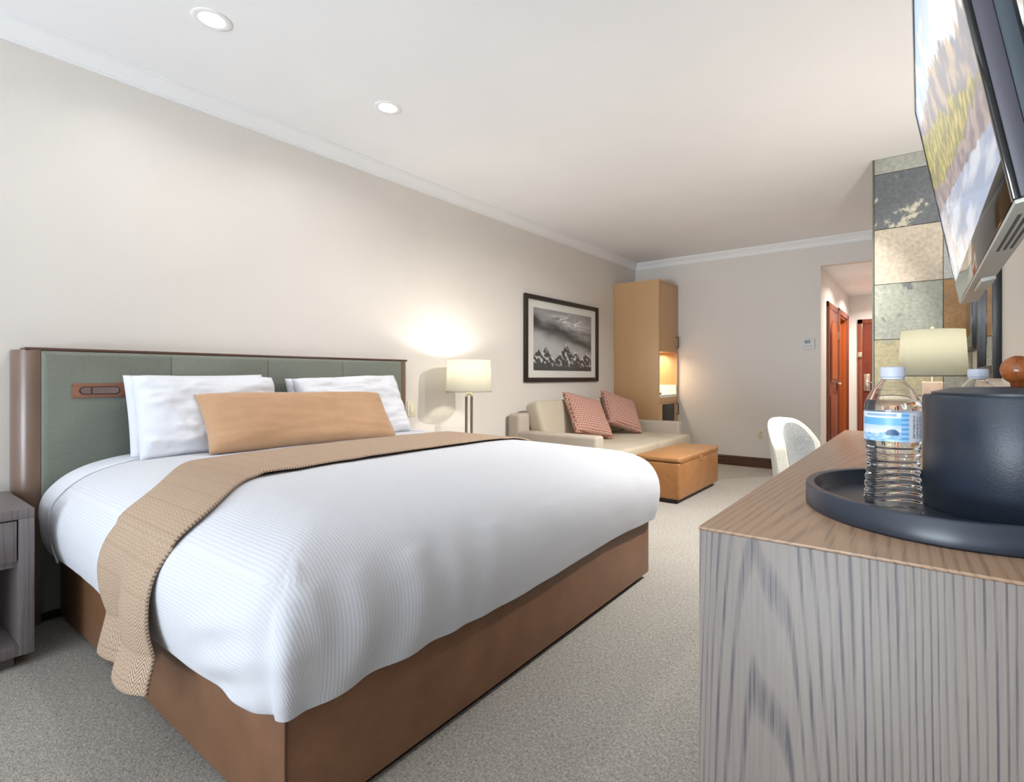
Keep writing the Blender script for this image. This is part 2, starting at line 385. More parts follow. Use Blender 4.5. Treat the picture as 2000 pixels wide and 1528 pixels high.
# crown moulding profile (distance from wall, drop from ceiling)
CROWN = [(0, 0), (0.062, 0), (0.062, 0.012), (0.054, 0.016), (0.054, 0.022), (0.040, 0.034), (0.024, 0.056), (0.017, 0.072), (0.017, 0.078), (0.010, 0.080), (0.010, 0.090), (0, 0.090)]
bm = prism(newbm(), [(XL + d, ZC - h) for d, h in CROWN], YF, YB, 'Y'); struct('trim_1', bm, TRIM, 30)
bm = prism(newbm(), [(YB - d, ZC - h) for d, h in CROWN], XL, XR, 'X'); struct('trim_2', bm, TRIM, 30)
BASE = [(0, 0), (0.022, 0), (0.022, 0.078), (0.012, 0.086), (0.016, 0.092), (0.016, 0.104), (0.008, 0.112), (0.008, 0.118), (0, 0.118)]
struct('baseboard_back', prism(newbm(), [(YB - d, h) for d, h in BASE], -2.64, OX, 'X'), DARKW, 30)
struct('baseboard_left', prism(newbm(), [(XL + d, h) for d, h in BASE], YF, 5.79, 'Y'), DARKW, 30)
struct('baseboard_right', prism(newbm(), [(XR - d, h) for d, h in BASE], YF, 4.3, 'Y'), DARKW, 30)

# ------------------------------------------------------------------ hallway beyond the opening
YE = 9.05
D2a, D2b = 7.78, 8.66
bm = newbm(); HW = OX - 0.1
box(bm, (HW, YB + 0.1, 0), (OX, D2a, ZC)); box(bm, (HW, D2b, 0), (OX, YE + 0.1, ZC)); box(bm, (HW, D2a, 1.93), (OX, D2b, ZC))
struct('wall_hall_left', bm, WALL, 0)
struct('wall_hall_end', bx((OX, YE, 0), (XR, YE + 0.1, ZC)), WALL, 0)
struct('ceiling_hall', bx((OX, YB + 0.1, OZ), (XR, YE, OZ + 0.1)), WHITE, 0)

def casing(bm, y0, y1, ztop, w=0.075, x=OX, t=0.022):
    for a, b in ((y0, y0 + w), (y1 - w, y1)): box(bm, (x, a, 0), (x + t, b, ztop), 0.006); box(bm, (x + t, a + w * 0.25, 0), (x + t + 0.008, b - w * 0.25, ztop - w * 0.3), 0.003)
    box(bm, (x, y0, ztop - w), (x + t, y1, ztop), 0.006)
def arch_poly(y0, y1, z0, z1, rise, n=14):
    p = [(y0, z0), (y1, z0), (y1, z1 - rise)]
    for k in range(1, n): a = PI * k / n; p.append(((y0 + y1) / 2 + math.cos(a) * (y1 - y0) / 2, z1 - rise + math.sin(a) * rise))
    return p + [(y0, z1 - rise)]
def lever(parent, y, z, x=OX, d=-1):
    h = obj('handle', tube(newbm(), [(x + 0.03, y, z), (x + 0.075, y, z), (x + 0.08, y + d * 0.03, z), (x + 0.08, y + d * 0.12, z - 0.004)], 0.010, 10), CHROME, parent)
    obj('rose', bx((x + 0.026, y - 0.025, z - 0.09), (x + 0.036, y + 0.025, z + 0.09), 0.004), plain('dark_bronze', srgb(64, 48, 38), 0.4, 0.6), parent)
d1 = struct_root('door_1', (OX, 7.25, 0))
bm = newbm(); casing(bm, 6.80, 7.70, 1.985); obj('door_frame', bm, MAHOG, d1)
obj('door_leaf', bx((OX + 0.002, 6.875, 0.01), (OX + 0.016, 7.625, 1.91), 0.003), MAHOG, d1)
obj('panel', prism(newbm(), arch_poly(6.98, 7.52, 1.02, 1.80, 0.20), OX + 0.016, OX + 0.028, 'X'), MAHOG, d1)
obj('panel_moulding', prism(newbm(), arch_poly(7.02, 7.48, 1.06, 1.76, 0.18), OX + 0.026, OX + 0.034, 'X'), MAHOG_W, d1)
obj('panel', bx((OX + 0.016, 6.98, 0.15), (OX + 0.028, 7.52, 0.86), 0.006), MAHOG, d1)
lever(d1, 7.55, 1.0, OX - 0.012)
for z in (0.25, 1.62): obj('hinge', bx((OX + 0.016, 7.615, z - 0.05), (OX + 0.03, 7.645, z + 0.05), 0.003), CHROME, d1)
d2 = struct_root('door_2', (OX, 8.2, 0))
bm = newbm(); casing(bm, 7.705, 8.736, 2.005); obj('door_frame', bm, MAHOG, d2)
bm = newbm(); box(bm, (HW, D2b - 0.02, 0), (OX, D2b, 1.93)); box(bm, (HW, D2a, 0), (OX, D2a + 0.02, 1.93)); box(bm, (HW, D2a, 1.91), (OX, D2b, 1.93)); obj('jamb', bm, MAHOG_W, d2)
obj('door_leaf', bx((HW, D2a + 0.02, 0.01), (HW + 0.04, D2b - 0.02, 1.91), 0.003), MAHOG_W, d2)
d3 = struct_root('door_3', (-0.35, YE, 0))
bm = newbm(); DX0, DX1, DT = -0.853, 0.2, 1.958
for a, b in ((DX0, DX0 + 0.07), (DX1 - 0.07, DX1)): box(bm, (a, YE - 0.03, 0), (b, YE, DT), 0.006)
box(bm, (DX0, YE - 0.03, DT - 0.07), (DX1, YE, DT), 0.006); obj('door_frame', bm, MAHOG, d3)
obj('door_leaf', bx((DX0 + 0.07, YE - 0.018, 0.01), (DX1 - 0.07, YE - 0.002, DT - 0.07), 0.002), plain('deep_mahogany', srgb(112, 54, 40), 0.32, var=0.15, vscale=9), d3)
obj('panel', bx((DX0 + 0.19, YE - 0.028, 1.02), (DX1 - 0.19, YE - 0.018, 1.74), 0.006), MAHOG, d3)
obj('panel', bx((DX0 + 0.19, YE - 0.028, 0.16), (DX1 - 0.19, YE - 0.018, 0.86), 0.006), MAHOG, d3)
obj('lock_plate', bx((-0.77, YE - 0.035, 0.87), (-0.685, YE - 0.018, 1.13), 0.008), CHROME, d3)
obj('handle', tube(newbm(), [(-0.72, YE - 0.03, 1.0), (-0.72, YE - 0.075, 1.0), (-0.69, YE - 0.08, 1.0), (-0.58, YE - 0.08, 0.997)], 0.011, 10), CHROME, d3)
obj('swing_latch', bx((-0.845, YE - 0.055, 1.38), (-0.79, YE - 0.03, 1.46), 0.008), BRASS, d3)

# ------------------------------------------------------------------ slate-tiled column
CY, CXL = 4.311, -0.312
col = struct_root('wall_column', (0, CY, 0))
obj('core', bx((CXL + 0.012, CY + 0.012, 0), (XR, CY + 0.62, ZC)), GROUT, col)
obj('edge_strip', bx((CXL - 0.003, CY - 0.003, 0), (CXL + 0.007, CY + 0.012, ZC)), plain('pewter_edge', srgb(112, 112, 98), 0.4, 0.3), col)
SL = [m_slate('slate_pale_grey', srgb(176, 176, 164), srgb(150, 152, 140), 0.6, 6, 1.0),
      m_slate('slate_charcoal', srgb(110, 114, 116), srgb(200, 194, 172), 0.56, 5, 5.0, srgb(72, 76, 80)),
      m_slate('slate_beige', srgb(206, 192, 172), srgb(188, 168, 146), 0.62, 8, 3.0, srgb(192, 172, 156)),
      m_slate('slate_grey_green', srgb(164, 166, 152), srgb(104, 108, 108), 0.60, 6, 9.0, srgb(132, 134, 124)),
      m_slate('slate_straw', srgb(178, 168, 132), srgb(142, 144, 122), 0.58, 7, 12.0, srgb(186, 150, 96)),
      m_slate('slate_rust', srgb(172, 132, 84), srgb(116, 120, 108), 0.56, 6, 15.0, srgb(150, 104, 60)),
      m_slate('slate_silver', srgb(180, 180, 176), srgb(160, 160, 156), 0.6, 6, 18.0)]
zs = [ZC] + [2.526 - 0.3935 * k for k in range(7)] + [0.0]; zs = [z for z in zs if z >= 0]
pat_l = [0, 1, 2, 3, 4, 2, 1, 3]; pat_r = [6, 3, 6, 5, 3, 4, 2, 5]; pat_s = [3, 2, 1, 4, 0, 5, 3, 2]
gap = 0.002
for k in range(len(zs) - 1):
    z1, z0 = zs[k], zs[k + 1]; d = 0.002 * ((k * 37) % 3)
    for (x0, x1, pat) in ((CXL + 0.009, 0.097, pat_l), (0.097, XR, pat_r)):
        obj('tile', bx((x0 + gap, CY + d * 0.7, z0 + gap), (x1 - gap, CY + 0.016, z1 - gap), 0.002, 1), SL[pat[k % 8]], col)
    for y0 in (CY + 0.014, CY + 0.414):
        obj('tile', bx((CXL + d * 0.7, y0 + gap, z0 + gap), (CXL + 0.016, min(y0 + 0.4, CY + 0.62) - gap, z1 - gap), 0.002, 1), SL[pat_s[(k + int(y0 * 5)) % 8]], col)

# ------------------------------------------------------------------ ceiling lights
def can(x, y, z, label, power, group, color=(1.0, 0.98, 0.955), spread=2.6, aim=(0, 0, 0)):
    t = thing('ceiling_light', label, 'ceiling light', (x, y, z), group=group)
    obj('trim_ring', lathe(newbm(), [(0.050, 0.004), (0.050, -0.003), (0.066, -0.006), (0.074, -0.003), (0.074, 0.004)], 40, (x, y, z)), TRIM, t)
    obj('lens', lathe(newbm(), [(0.0, -0.001), (0.050, -0.001), (0.050, 0.003), (0.0, 0.003)], 40, (x, y, z)), LENS, t)
    area_light('can_beam', (0, 0, -0.008 - 0.06 * abs(math.sin(aim[1]))), aim, 0.10, 0.10, power, color, spread, 'DISK', t)
can(-2.54, 0.958, ZC, 'lit round recessed light nearer the left edge of the ceiling', 2.4, 'recessed lights over the bed')
can(-2.54, 1.855, ZC, 'lit round recessed light nearer the middle of the ceiling', 2.4, 'recessed lights over the bed')
GIM = (math.radians(0), math.radians(37), 0)      # gimbal lights turned towards the sitting area
can(0.10, 2.95, ZC, 'recessed gimbal light above the near end of the writing desk', 6, 'recessed lights over the desk', (1.0, 0.98, 0.95), 1.7, GIM)
can(0.10, 3.60, ZC, 'recessed gimbal light above the writing desk by the slate column', 22, 'recessed lights over the desk', (1.0, 0.98, 0.95), 1.7, GIM)
can(-0.42, 7.05, OZ, 'recessed light in the hallway ceiling above the panelled door', 13, 'hallway recessed lights', (1, 0.96, 0.89))
can(-0.45, 8.3, OZ, 'recessed light in the hallway ceiling by the entry door', 17, 'hallway recessed lights', (1, 0.96, 0.89))

# ------------------------------------------------------------------ headboard
HX = -3.163
hb = thing('headboard', 'wide headboard of sage green upholstery in a dark bronze frame against the wall', 'headboard', (XL, 1.48, 0))
HY0, HY1, HP0, HP1, HZ = 0.455, 2.505, 0.533, 2.428, 1.196
def stile(ya, yb):
    s = 1 if yb > ya else -1; p = [(XL + 0.002, ya)]
    for k in range(0, 13):
        a = PI / 2 * k / 12; p.append((XL + 0.03 + (HX - 0.002 - XL - 0.03) * math.sin(a), ya + (yb - ya) * 0.82 * (1 - math.cos(a))))
    return p + [(HX - 0.002, yb), (XL + 0.002, yb)]
obj('side_frame', prism(newbm(), stile(HY0, HP0), 0.0, HZ + 0.003, 'Z'), BRONZE, hb, smooth=50)
obj('side_frame', prism(newbm(), stile(HY1, HP1), 0.0, HZ + 0.003, 'Z'), BRONZE, hb, smooth=50)
obj('top_rail', bx((XL + 0.002, HY0 + 0.03, HZ + 0.001), (HX - 0.004, HY1 - 0.02, HZ + 0.014), 0.003), DARKW, hb)
obj('toe_board', bx((XL + 0.01, HP0, 0.0), (HX - 0.03, HP1, 0.05)), BLACK, hb)
n = 4; wd = (HP1 - HP0) / n
for k in range(n):
    a = HP0 + wd * k; bev = 0.022
    bm = bx((XL + 0.02, a + 0.0004, 0.045), (HX + 0.012, a + wd - 0.0004, HZ), 0.0)
    es = [e for e in bm.edges if all(v.co.x > HX for v in e.verts)]
    if k > 0: es = [e for e in es if not all(abs(v.co.y - a - 0.0004) < 1e-4 for v in e.verts)]
    if k < n - 1: es = [e for e in es if not all(abs(v.co.y - a - wd + 0.0004) < 1e-4 for v in e.verts)]
    bmesh.ops.bevel(bm, geom=es, offset=bev, segments=6, profile=0.5, affect='EDGES')
    es = [e for e in bm.edges if all(v.co.x > HX + 0.011 for v in e.verts) and abs(e.verts[0].co.y - e.verts[1].co.y) < 1e-5 and min(abs(e.verts[0].co.y - a), abs(e.verts[0].co.y - a - wd)) < 0.001]
    if es: bmesh.ops.bevel(bm, geom=es, offset=0.004, segments=2, profile=0.5, affect='EDGES')
    obj('upholstered_panel', bm, VELVET, hb, smooth=35)
def stadium(y0, y1, zc, r, n=12):
    p = []
    for k in range(n + 1): a = -PI / 2 + PI * k / n; p.append((y1 - r + math.cos(a) * r, zc + math.sin(a) * r))
    for k in range(n + 1): a = PI / 2 + PI * k / n; p.append((y0 + r + math.cos(a) * r, zc + math.sin(a) * r))
    return p
for y0, y1 in ((0.632, 0.822), (2.14, 2.33)):
    z0, z1 = 0.985, 1.052; X = HX + 0.012; zc = (z0 + z1) / 2
    pl = obj('light_plate', bx((X - 0.006, y0, z0), (X + 0.006, y1, z1), 0.002), COPPER, hb); pl['label'] = 'copper brown plate with an oblong reading light'
    obj('recess_ring', prism(newbm(), stadium(y0 + 0.022, y1 - 0.022, zc, 0.0185), X + 0.004, X + 0.0075, 'X'), plain('dark_recess', srgb(48, 34, 32), 0.5), pl)
    obj('lamp_barrel', prism(newbm(), stadium(y0 + 0.027, y1 - 0.027, zc, 0.0145), X + 0.006, X + 0.011, 'X'), plain('bronze_barrel', srgb(132, 112, 106), 0.3, 0.4), pl)
    obj('barrel_joint', bx((X + 0.006, y0 + 0.062, zc - 0.0145), (X + 0.0118, y0 + 0.067, zc + 0.0145)), plain('dark_recess', srgb(48, 34, 32), 0.5), pl)

# ------------------------------------------------------------------ bed
BX1, BY0, BY1 = -1.222, 0.592, 2.545
def skew(o):
    """the bed stands a touch out of square: its foot runs out slightly towards the near corner"""
    wx, wy = (o.matrix_world.translation.x, o.matrix_world.translation.y) if o.parent is None else (o.parent.location.x, o.parent.location.y)
    if o.parent is None: wx, wy = o.location.x, o.location.y
    for v in o.data.vertices: v.co.x += 0.040 * (2.52 - (v.co.y + wy)) / 1.92 * (v.co.x + wx + 3.15) / 1.93
    return o
bed = thing('bed', 'king bed with a brown leather base against the headboard', 'bed', (-2.2, 1.57, 0))
skew(obj('bed_base', bx((HX + 0.014, BY0, 0.03), (BX1, BY1, 0.40), 0.006), LEATHER, bed))
obj('corner_seam', tube(newbm(), [(BX1 - 0.0005, BY0 + 0.0005, 0.034), (BX1 - 0.0005, BY0 + 0.0005, 0.395)], 0.003, 8), plain('seam_brown', srgb(92, 58, 42), 0.5), bed).location.x += 0.040
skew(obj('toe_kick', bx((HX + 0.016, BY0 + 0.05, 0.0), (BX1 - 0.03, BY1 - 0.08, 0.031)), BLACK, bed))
obj('mattress', bx((HX + 0.02, BY0 + 0.015, 0.40), (BX1 - 0.02, BY1 - 0.015, 0.655), 0.05, 4), COTTON, bed)

# cloth profile around the bed: distance outward from the reference rim, height
RY0, RY1, RX1 = 0.555, 2.590, -1.195; YCM = (RY0 + RY1) / 2
PROF = np.array([(-0.34, 0.700), (-0.26, 0.697), (-0.18, 0.686), (-0.11, 0.667), (-0.05, 0.637), (-0.005, 0.595), (0.025, 0.545), (0.036, 0.49), (0.034, 0.44), (0.026, 0.39), (0.014, 0.345), (0.008, 0.325)])
def catmull(P, n):
    out = []
    for i in range(len(P) - 1):
        p0, p1, p2, p3 = P[max(i - 1, 0)], P[i], P[i + 1], P[min(i + 2, len(P) - 1)]
        for k in range(n):
            t = k / n; out.append(0.5 * ((2 * p1) + (-p0 + p2) * t + (2 * p0 - 5 * p1 + 4 * p2 - p3) * t * t + (-p0 + 3 * p1 - 3 * p2 + p3) * t ** 3))
    out.append(P[-1]); return np.array(out)
PF = catmull(PROF, 5); ARC = np.concatenate([[0], np.cumsum(np.hypot(*np.diff(PF, axis=0).T))])
A_RIM = float(np.interp(0.0, PF[:, 0][:28], ARC[:28]))
def crown(x, y):
    t = 1 - min(1, abs(y - YCM) / 1.0) ** 2; e = sm(RX1 - 0.15, RX1 - 0.75, x); return 0.016 * t * e
def cloth(name, x_start, x_end_is_foot, mat, off, hem_fn, wr, both_ends=None):
    """drape that follows near side, foot and far side; or (x_end) a plain band over the bed"""
    bm = newbm(); uvl = bm.loops.layers.uv.new('cloth'); path = []; st = 0.011
    if x_end_is_foot is True:
        rc = 0.085; L1 = RX1 - rc - x_start
        for k in range(int(L1 / st) + 1): path.append((x_start + L1 * k / int(L1 / st), RY0, 0, -1))
        m = 26
        for k in range(1, m): a = PI / 2 * k / m; path.append((RX1 - rc + rc * math.sin(a), RY0 + rc - rc * math.cos(a), math.sin(a), -math.cos(a)))
        L2 = RY1 - RY0 - 2 * rc; q = int(L2 / st)
        for k in range(q + 1): path.append((RX1, RY0 + rc + L2 * k / q, 1, 0))
        for k in range(1, m): a = PI / 2 * k / m; path.append((RX1 - rc + rc * math.cos(a), RY1 - rc + rc * math.sin(a), math.cos(a), math.sin(a)))
        for k in range(int(L1 / st) + 1): path.append((RX1 - rc - L1 * k / int(L1 / st), RY1, 0, 1))
    ts = [0.0]
    for p, q in zip(path, path[1:]): ts.append(ts[-1] + math.hypot(p[0] - q[0], p[1] - q[1]))
    tcn = next(t for t, p in zip(ts, path) if p[2] >= 0.7)
    rows = []
    for t, (px_, py_, nx, ny) in zip(ts, path):
        row = []; spx = min(px_, RX1 - 0.95)
        def ins(x, y, d):
            return (min(x, RX1 + d), min(max(y, RY0 - d), RY1 + d)) if d < 0 else (x, y)
        inner = ins(px_ + nx * PF[0][0], py_ + ny * PF[0][0], PF[0][0])
        for k in range(9):
            f = k / 9.0; x = spx + (inner[0] - spx) * f; y = YCM + (inner[1] - YCM) * f
            row.append((x, y, 0.700 + crown(x, y) + off + 0.004 * fbm(x, y, 3.0, 3), x, y))
        hem = hem_fn(t, px_, py_); a_end = ARC[-1]
        for k in range(len(PF)):
            d, z = PF[k]; a = ARC[k]; g = sm(A_RIM - 0.05, a_end, a)
            if z < 0.5: z = 0.5 + (z - 0.5) * (0.5 - hem) / (0.5 - PROF[-1][1])
            w = wr(t - tcn, t, a - A_RIM, g, px_, py_) * sm(-0.085, 0.0, d) if k < 30 else wr(t - tcn, t, a - A_RIM, g, px_, py_)
            x, y = ins(px_ + nx * (d + off + w), py_ + ny * (d + off + w), d + off)
            row.append((x, y, z + crown(x, y) + off * (1 - g) + (w * 0.35 if g < 0.15 else 0)) + ((x, y) if d < -0.02 else (px_ + nx * (a - A_RIM), py_ + ny * (a - A_RIM))))
        rows.append(row)
    V = [[bm.verts.new(p[:3]) for p in r] for r in rows]
    for i in range(len(V) - 1):
        for j in range(len(V[0]) - 1):
            f = bm.faces.new((V[i][j], V[i + 1][j], V[i + 1][j + 1], V[i][j + 1]))
            for lp, (a, b) in zip(f.loops, ((i, j), (i + 1, j), (i + 1, j + 1), (i, j + 1))): lp[uvl].uv = rows[a][b][3:5]
    bmesh.ops.remove_doubles(bm, verts=bm.verts[:], dist=1e-5)
    bmesh.ops.remove_doubles(bm, verts=[v for v in bm.verts if v.co.z > 0.63 and v.co.x > RX1 - 1.0], dist=0.004)
    bmesh.ops.dissolve_degenerate(bm, edges=bm.edges[:], dist=2e-4)
    soft = [v for v in bm.verts if v.co.z > 0.60 and v.co.x > RX1 - 0.45]
    for _ in range(14): bmesh.ops.smooth_vert(bm, verts=soft, factor=0.5, use_axis_x=False, use_axis_y=False, use_axis_z=True)
    for f in bm.faces:
        for lp in f.loops:
            if lp.vert.co.z > 0.672: lp[uvl].uv = (lp.vert.co.x, lp.vert.co.y)
    o = skew(obj(name, bm, mat, None, (-2.1, YCM, 0.33), smooth=180))
    md = o.modifiers.new('thickness', 'SOLIDIFY'); md.thickness = 0.006; md.offset = -1
    return o
def hem_duvet(t, x, y):
    return 0.325 + 0.010 * math.sin(t * 4.1 + 0.6) + 0.008 * fbm(t, 0.3, 2.2, 2)
def wr_duvet(dt, t, a, g, x, y):
    side = sm(-0.10, 0.12, a)
    w = 0.006 * fbm(t * 1.0, a * 0.8, 3.0, 3) * sm(-0.25, 0.1, a)
    env = math.exp(-((dt - 0.28) / 0.24) ** 2)
    w += 0.010 * env * side * math.sin(dt * 40 + 2.5 * fbm(dt, a, 2.0, 2, 3.0) + a * 4)
    env2 = math.exp(-((dt - 0.75) / 0.35) ** 2); w += 0.002 * env2 * side * math.sin(dt * 30 + a * 7)
    low = sm(-0.02, 0.14, a)
    w += 0.026 * math.exp(-((dt - 0.016) / 0.020) ** 2) * low          # rolled edge of the corner pleat
    w += 0.018 * math.exp(-((dt - 0.085) / 0.05) ** 2) * low * sm(0.1, 0.3, a)
    if dt < 0: w -= 0.015 * math.exp(dt / 0.05) * low
    env3 = math.exp(-((dt + 0.16) / 0.13) ** 2); w += 0.007 * env3 * low * math.sin((a * 1.0 + dt * 0.35) * 60)
    # soft pull lines over the foot edge towards the far end
    env4 = math.exp(-((a + 0.03) / 0.09) ** 2); w += 0.006 * env4 * (1 if x > RX1 - 0.02 else 0) * max(0, math.sin(t * 19 + 2 * fbm(t, 1, 1.5, 2))) ** 3
    return w
duvet = cloth('coverlet', -2.93, True, RIBBED, 0.006, hem_duvet, wr_duvet)
tag(duvet, 'white ribbed coverlet draped over the bed and down its foot', 'bed cover')
# sheet band between headboard and coverlet
def band(name, xa, xb, off, hem, mat, label, cat, nx=26, thick=0.005):
    bm = newbm(); uvl = bm.loops.layers.uv.new('cloth'); V, U = [], []
    for i in range(nx + 1):
        x = xa + (xb - xa) * i / nx; r, u = [], []
        def pt(sy, k):
            d, z = PF[k]; a = ARC[k]; hm = hem(x)
            if z < 0.5: z = 0.5 + (z - 0.5) * (0.5 - hm) / (0.5 - PROF[-1][1])
            g = sm(-0.02, 0.25, a - A_RIM); w = 0.008 * g * math.sin(x * 38 + a * 5) + 0.004 * fbm(x, a, 7, 2, sy)
            yy = (RY0 - (d + off + w)) if sy < 0 else (RY1 + d + off + w)
            return (x, yy, z + crown(x, yy) + off * (1 - g))
        for k in range(len(PF) - 1, -1, -1): r.append(pt(-1, k)); u.append((x, RY0 - ARC[k] + A_RIM))
        y0, y1 = r[-1][1], RY1 + PF[0][0]
        for k in range(1, 30): y = y0 + (y1 - y0) * k / 30; r.append((x, y, 0.700 + crown(x, y) + off + 0.003 * fbm(x, y, 5, 2))); u.append((x, y))
        for k in range(len(PF)): r.append(pt(1, k)); u.append((x, RY1 + ARC[k] - A_RIM))
        V.append([bm.verts.new(p) for p in r]); U.append(u)
    for i in range(nx):
        for j in range(len(V[0]) - 1):
            f = bm.faces.new((V[i][j], V[i + 1][j], V[i + 1][j + 1], V[i][j + 1]))
            for lp, (a, b) in zip(f.loops, ((i, j), (i + 1, j), (i + 1, j + 1), (i, j + 1))): lp[uvl].uv = U[a][b]
    o = obj(name, bm, mat, None, ((xa + xb) / 2, YCM, 0.4), smooth=180)
    md = o.modifiers.new('thickness', 'SOLIDIFY'); md.thickness = thick; md.offset = -1
    tag(o, label, cat); return o
band('fitted_sheet', -3.14, -2.80, -0.012, lambda x: 0.40 - 0.06 * sm(-3.14, -2.85, x), COTTON, 'white sheet under the coverlet beside the headboard', 'bed sheet')
band('folded_sheet', -3.085, -2.90, 0.012, lambda x: 0.36 - 0.04 * sm(-3.05, -2.9, x), COTTON, 'white turned-down sheet edge above the coverlet, under the pillows', 'bed sheet', 14, 0.006)

# beige runner across the bed
def throw_blanket():
    bm = newbm(); uvl = bm.loops.layers.uv.new('cloth'); secs = []
    # station list along the length: (kind, param)
    near = []
    NN = len(PF)
    zs_ = np.linspace(0.235, PF[-1][1], 18)[:-1]
    for z in zs_: near.append(('hang', z))
    for k in range(NN - 1, -1, -1): near.append(('pn', k))
    top = [('top', f) for f in np.linspace(0, 1, 60)[1:-1]]
    far = [('pf', k) for k in range(NN)] + [('hangf', z) for z in np.linspace(PF[-1][1], 0.22, 12)[1:]]
    st = near + top + far; W = 44; V, U = [], []; y_in0, y_in1 = RY0 - PF[0][0], RY1 + PF[0][0]; off = 0.013; L = 0.0; prev = None
    for kind, p in st:
        if kind == 'hang': y, z = RY0 - PF[-1][0] - off - 0.02 * sm(PF[-1][1], 0.235, p), p
        elif kind == 'pn': y, z = RY0 - PF[p][0] - off, PF[p][1]
        elif kind == 'top': y = y_in0 + (y_in1 - y_in0) * p; z = 0.700
        elif kind == 'pf': y, z = RY1 + PF[p][0] + off, PF[p][1]
        else: y, z = RY1 + PF[-1][0] + off, p
        if prev: L += math.hypot(y - prev[0], z - prev[1])
        prev = (y, z)
        s = sm(0.92, 0.585, y) if kind in ('hang', 'pn', 'top') else 0.0
        xa = -2.56 + (-2.19 + 2.56) * s; xb = -2.00 + (-1.74 + 2.00) * s
        if kind == 'hang': q = sm(0.34, 0.235, z); xa += -0.02 * q; xb += 0.03 * q
        row, ur = [], []
        for i in range(W + 1):
            w = i / W; x = xa + (xb - xa) * w; yy, zz = y, z
            if kind in ('top',) or (kind in ('pn', 'pf') and z > 0.6): zz = z + crown(x, yy) + off
            if kind in ('pn', 'hang') and z < 0.62:
                g = sm(0.62, 0.25, z)
                yy -= g * (0.045 * sm(0.42, 0.62, w) * (1 - 0.25 * sm(0.85, 1.0, w)) + 0.010 * math.sin(w * 9 + 1.0)) + 0.004 * fbm(w, z, 4, 2)
                if kind == 'hang': zz = z + sm(0.325, 0.235, z) * (-0.045 * sm(0.52, 0.40, w) + 0.006 * math.sin(w * 7))
            if kind == 'top' : zz += 0.003 * fbm(x, yy, 6, 2) + 0.006 * sm(0.06, 0.0, w) * 0 + 0.006 * sm(0.94, 1.0, w)
            row.append((x, yy, zz)); ur.append((L, w * 0.56))
        V.append([bm.verts.new(r) for r in row]); U.append(ur)
    for i in range(len(V) - 1):
        for j in range(W):
            f = bm.faces.new((V[i][j], V[i + 1][j], V[i + 1][j + 1], V[i][j + 1]))
            for lp, (a, b) in zip(f.loops, ((i, j), (i + 1, j), (i + 1, j + 1), (i, j + 1))): lp[uvl].uv = U[a][b]
    o = skew(obj('throw_blanket', bm, HERRING, None, (-2.2, YCM, 0.2), smooth=180))
    md = o.modifiers.new('thickness', 'SOLIDIFY'); md.thickness = 0.008; md.offset = 1
    return tag(o, 'beige herringbone runner laid across the white coverlet, hanging over its near side', 'throw blanket')
throw_blanket()

# ------------------------------------------------------------------ pillows
def pillow(name, w, h, t, center, e1, e2, mat, label, cat, group=None, wrinkle=0.008, seed=0.0, nu=56, nv=40, pinch=0.05, flat=0.42, sag=0.0, piping=None):
    bm = newbm(); S = []
    for side in (1, -1):
        R = []
        for j in range(nv + 1):
            for i in range(nu + 1):
                u, v = 2 * i / nu - 1, 2 * j / nv - 1
                u = math.copysign(abs(u) ** 0.85, u); v = math.copysign(abs(v) ** 0.85, v)
                x = w / 2 * u * (1 - pinch * (1 - v * v) * abs(u) ** 2); y = h / 2 * v * (1 - pinch * 1.3 * (1 - u * u) * abs(v) ** 2)
                b = max(0.0, (1 - u ** 4) * (1 - v ** 4)); z = side * t / 2 * b ** flat
                edge = min(1, 4 * b)
                z += side * edge * wrinkle * (fbm(u * 1.0 + seed, v * 2.2, 1.8, 4, side * 3 + seed))
                y -= sag * (1 - u * u) * max(0, v)
                R.append(bm.verts.new((x, y, z)))
        S.append(R)
    for R, flip in ((S[0], 0), (S[1], 1)):
        for j in range(nv):
            for i in range(nu):
                q = [R[j * (nu + 1) + i], R[j * (nu + 1) + i + 1], R[(j + 1) * (nu + 1) + i + 1], R[(j + 1) * (nu + 1) + i]]
                bm.faces.new(q[::-1] if flip else q)
    bmesh.ops.remove_doubles(bm, verts=bm.verts[:], dist=2e-5)
    o = obj(name, bm, mat, smooth=180)
    e1 = Vector(e1).normalized(); e2 = Vector(e2); e2 = (e2 - e1 * e2.dot(e1)).normalized(); nrm = e1.cross(e2)
    M = Matrix((e1, e2, nrm)).transposed().to_4x4(); M.translation = Vector(center); o.matrix_world = M
    tag(o, label, cat, group); return o
def lean(a, yaw=0.0, roll=0.0):
    a = math.radians(a); y = math.radians(yaw); r = math.radians(roll)
    e1 = Vector((-math.sin(y), math.cos(y), 0)); n = Vector((math.cos(y), math.sin(y), 0)); e2 = Vector((0, 0, math.cos(a))) - n * math.sin(a)
    return e1 * math.cos(r) + e2 * math.sin(r), e2 * math.cos(r) - e1 * math.sin(r)
e1, e2 = lean(14, 0, 0.5); pillow('pillow', 0.62, 0.41, 0.13, (-3.035, 1.105, 0.893), e1, e2, COTTON, 'white bed pillow pressed against the headboard behind the left front pillow', 'pillow', 'bed pillows', 0.010, 2.0, pinch=0.02)
e1, e2 = lean(22, 0, -1.0); pillow('pillow', 0.63, 0.41, 0.17, (-2.935, 1.115, 0.893), e1, e2, COTTON, 'white bed pillow directly behind the left end of the camel lumbar cushion', 'pillow', 'bed pillows', 0.020, 0.0, pinch=0.02)
e1, e2 = lean(16, 0, 1.0); pillow('pillow', 0.70, 0.40, 0.12, (-3.040, 1.90, 0.885), e1, e2, COTTON, 'white bed pillow against the headboard behind the right front pillow', 'pillow', 'bed pillows', 0.010, 5.0, pinch=0.02)
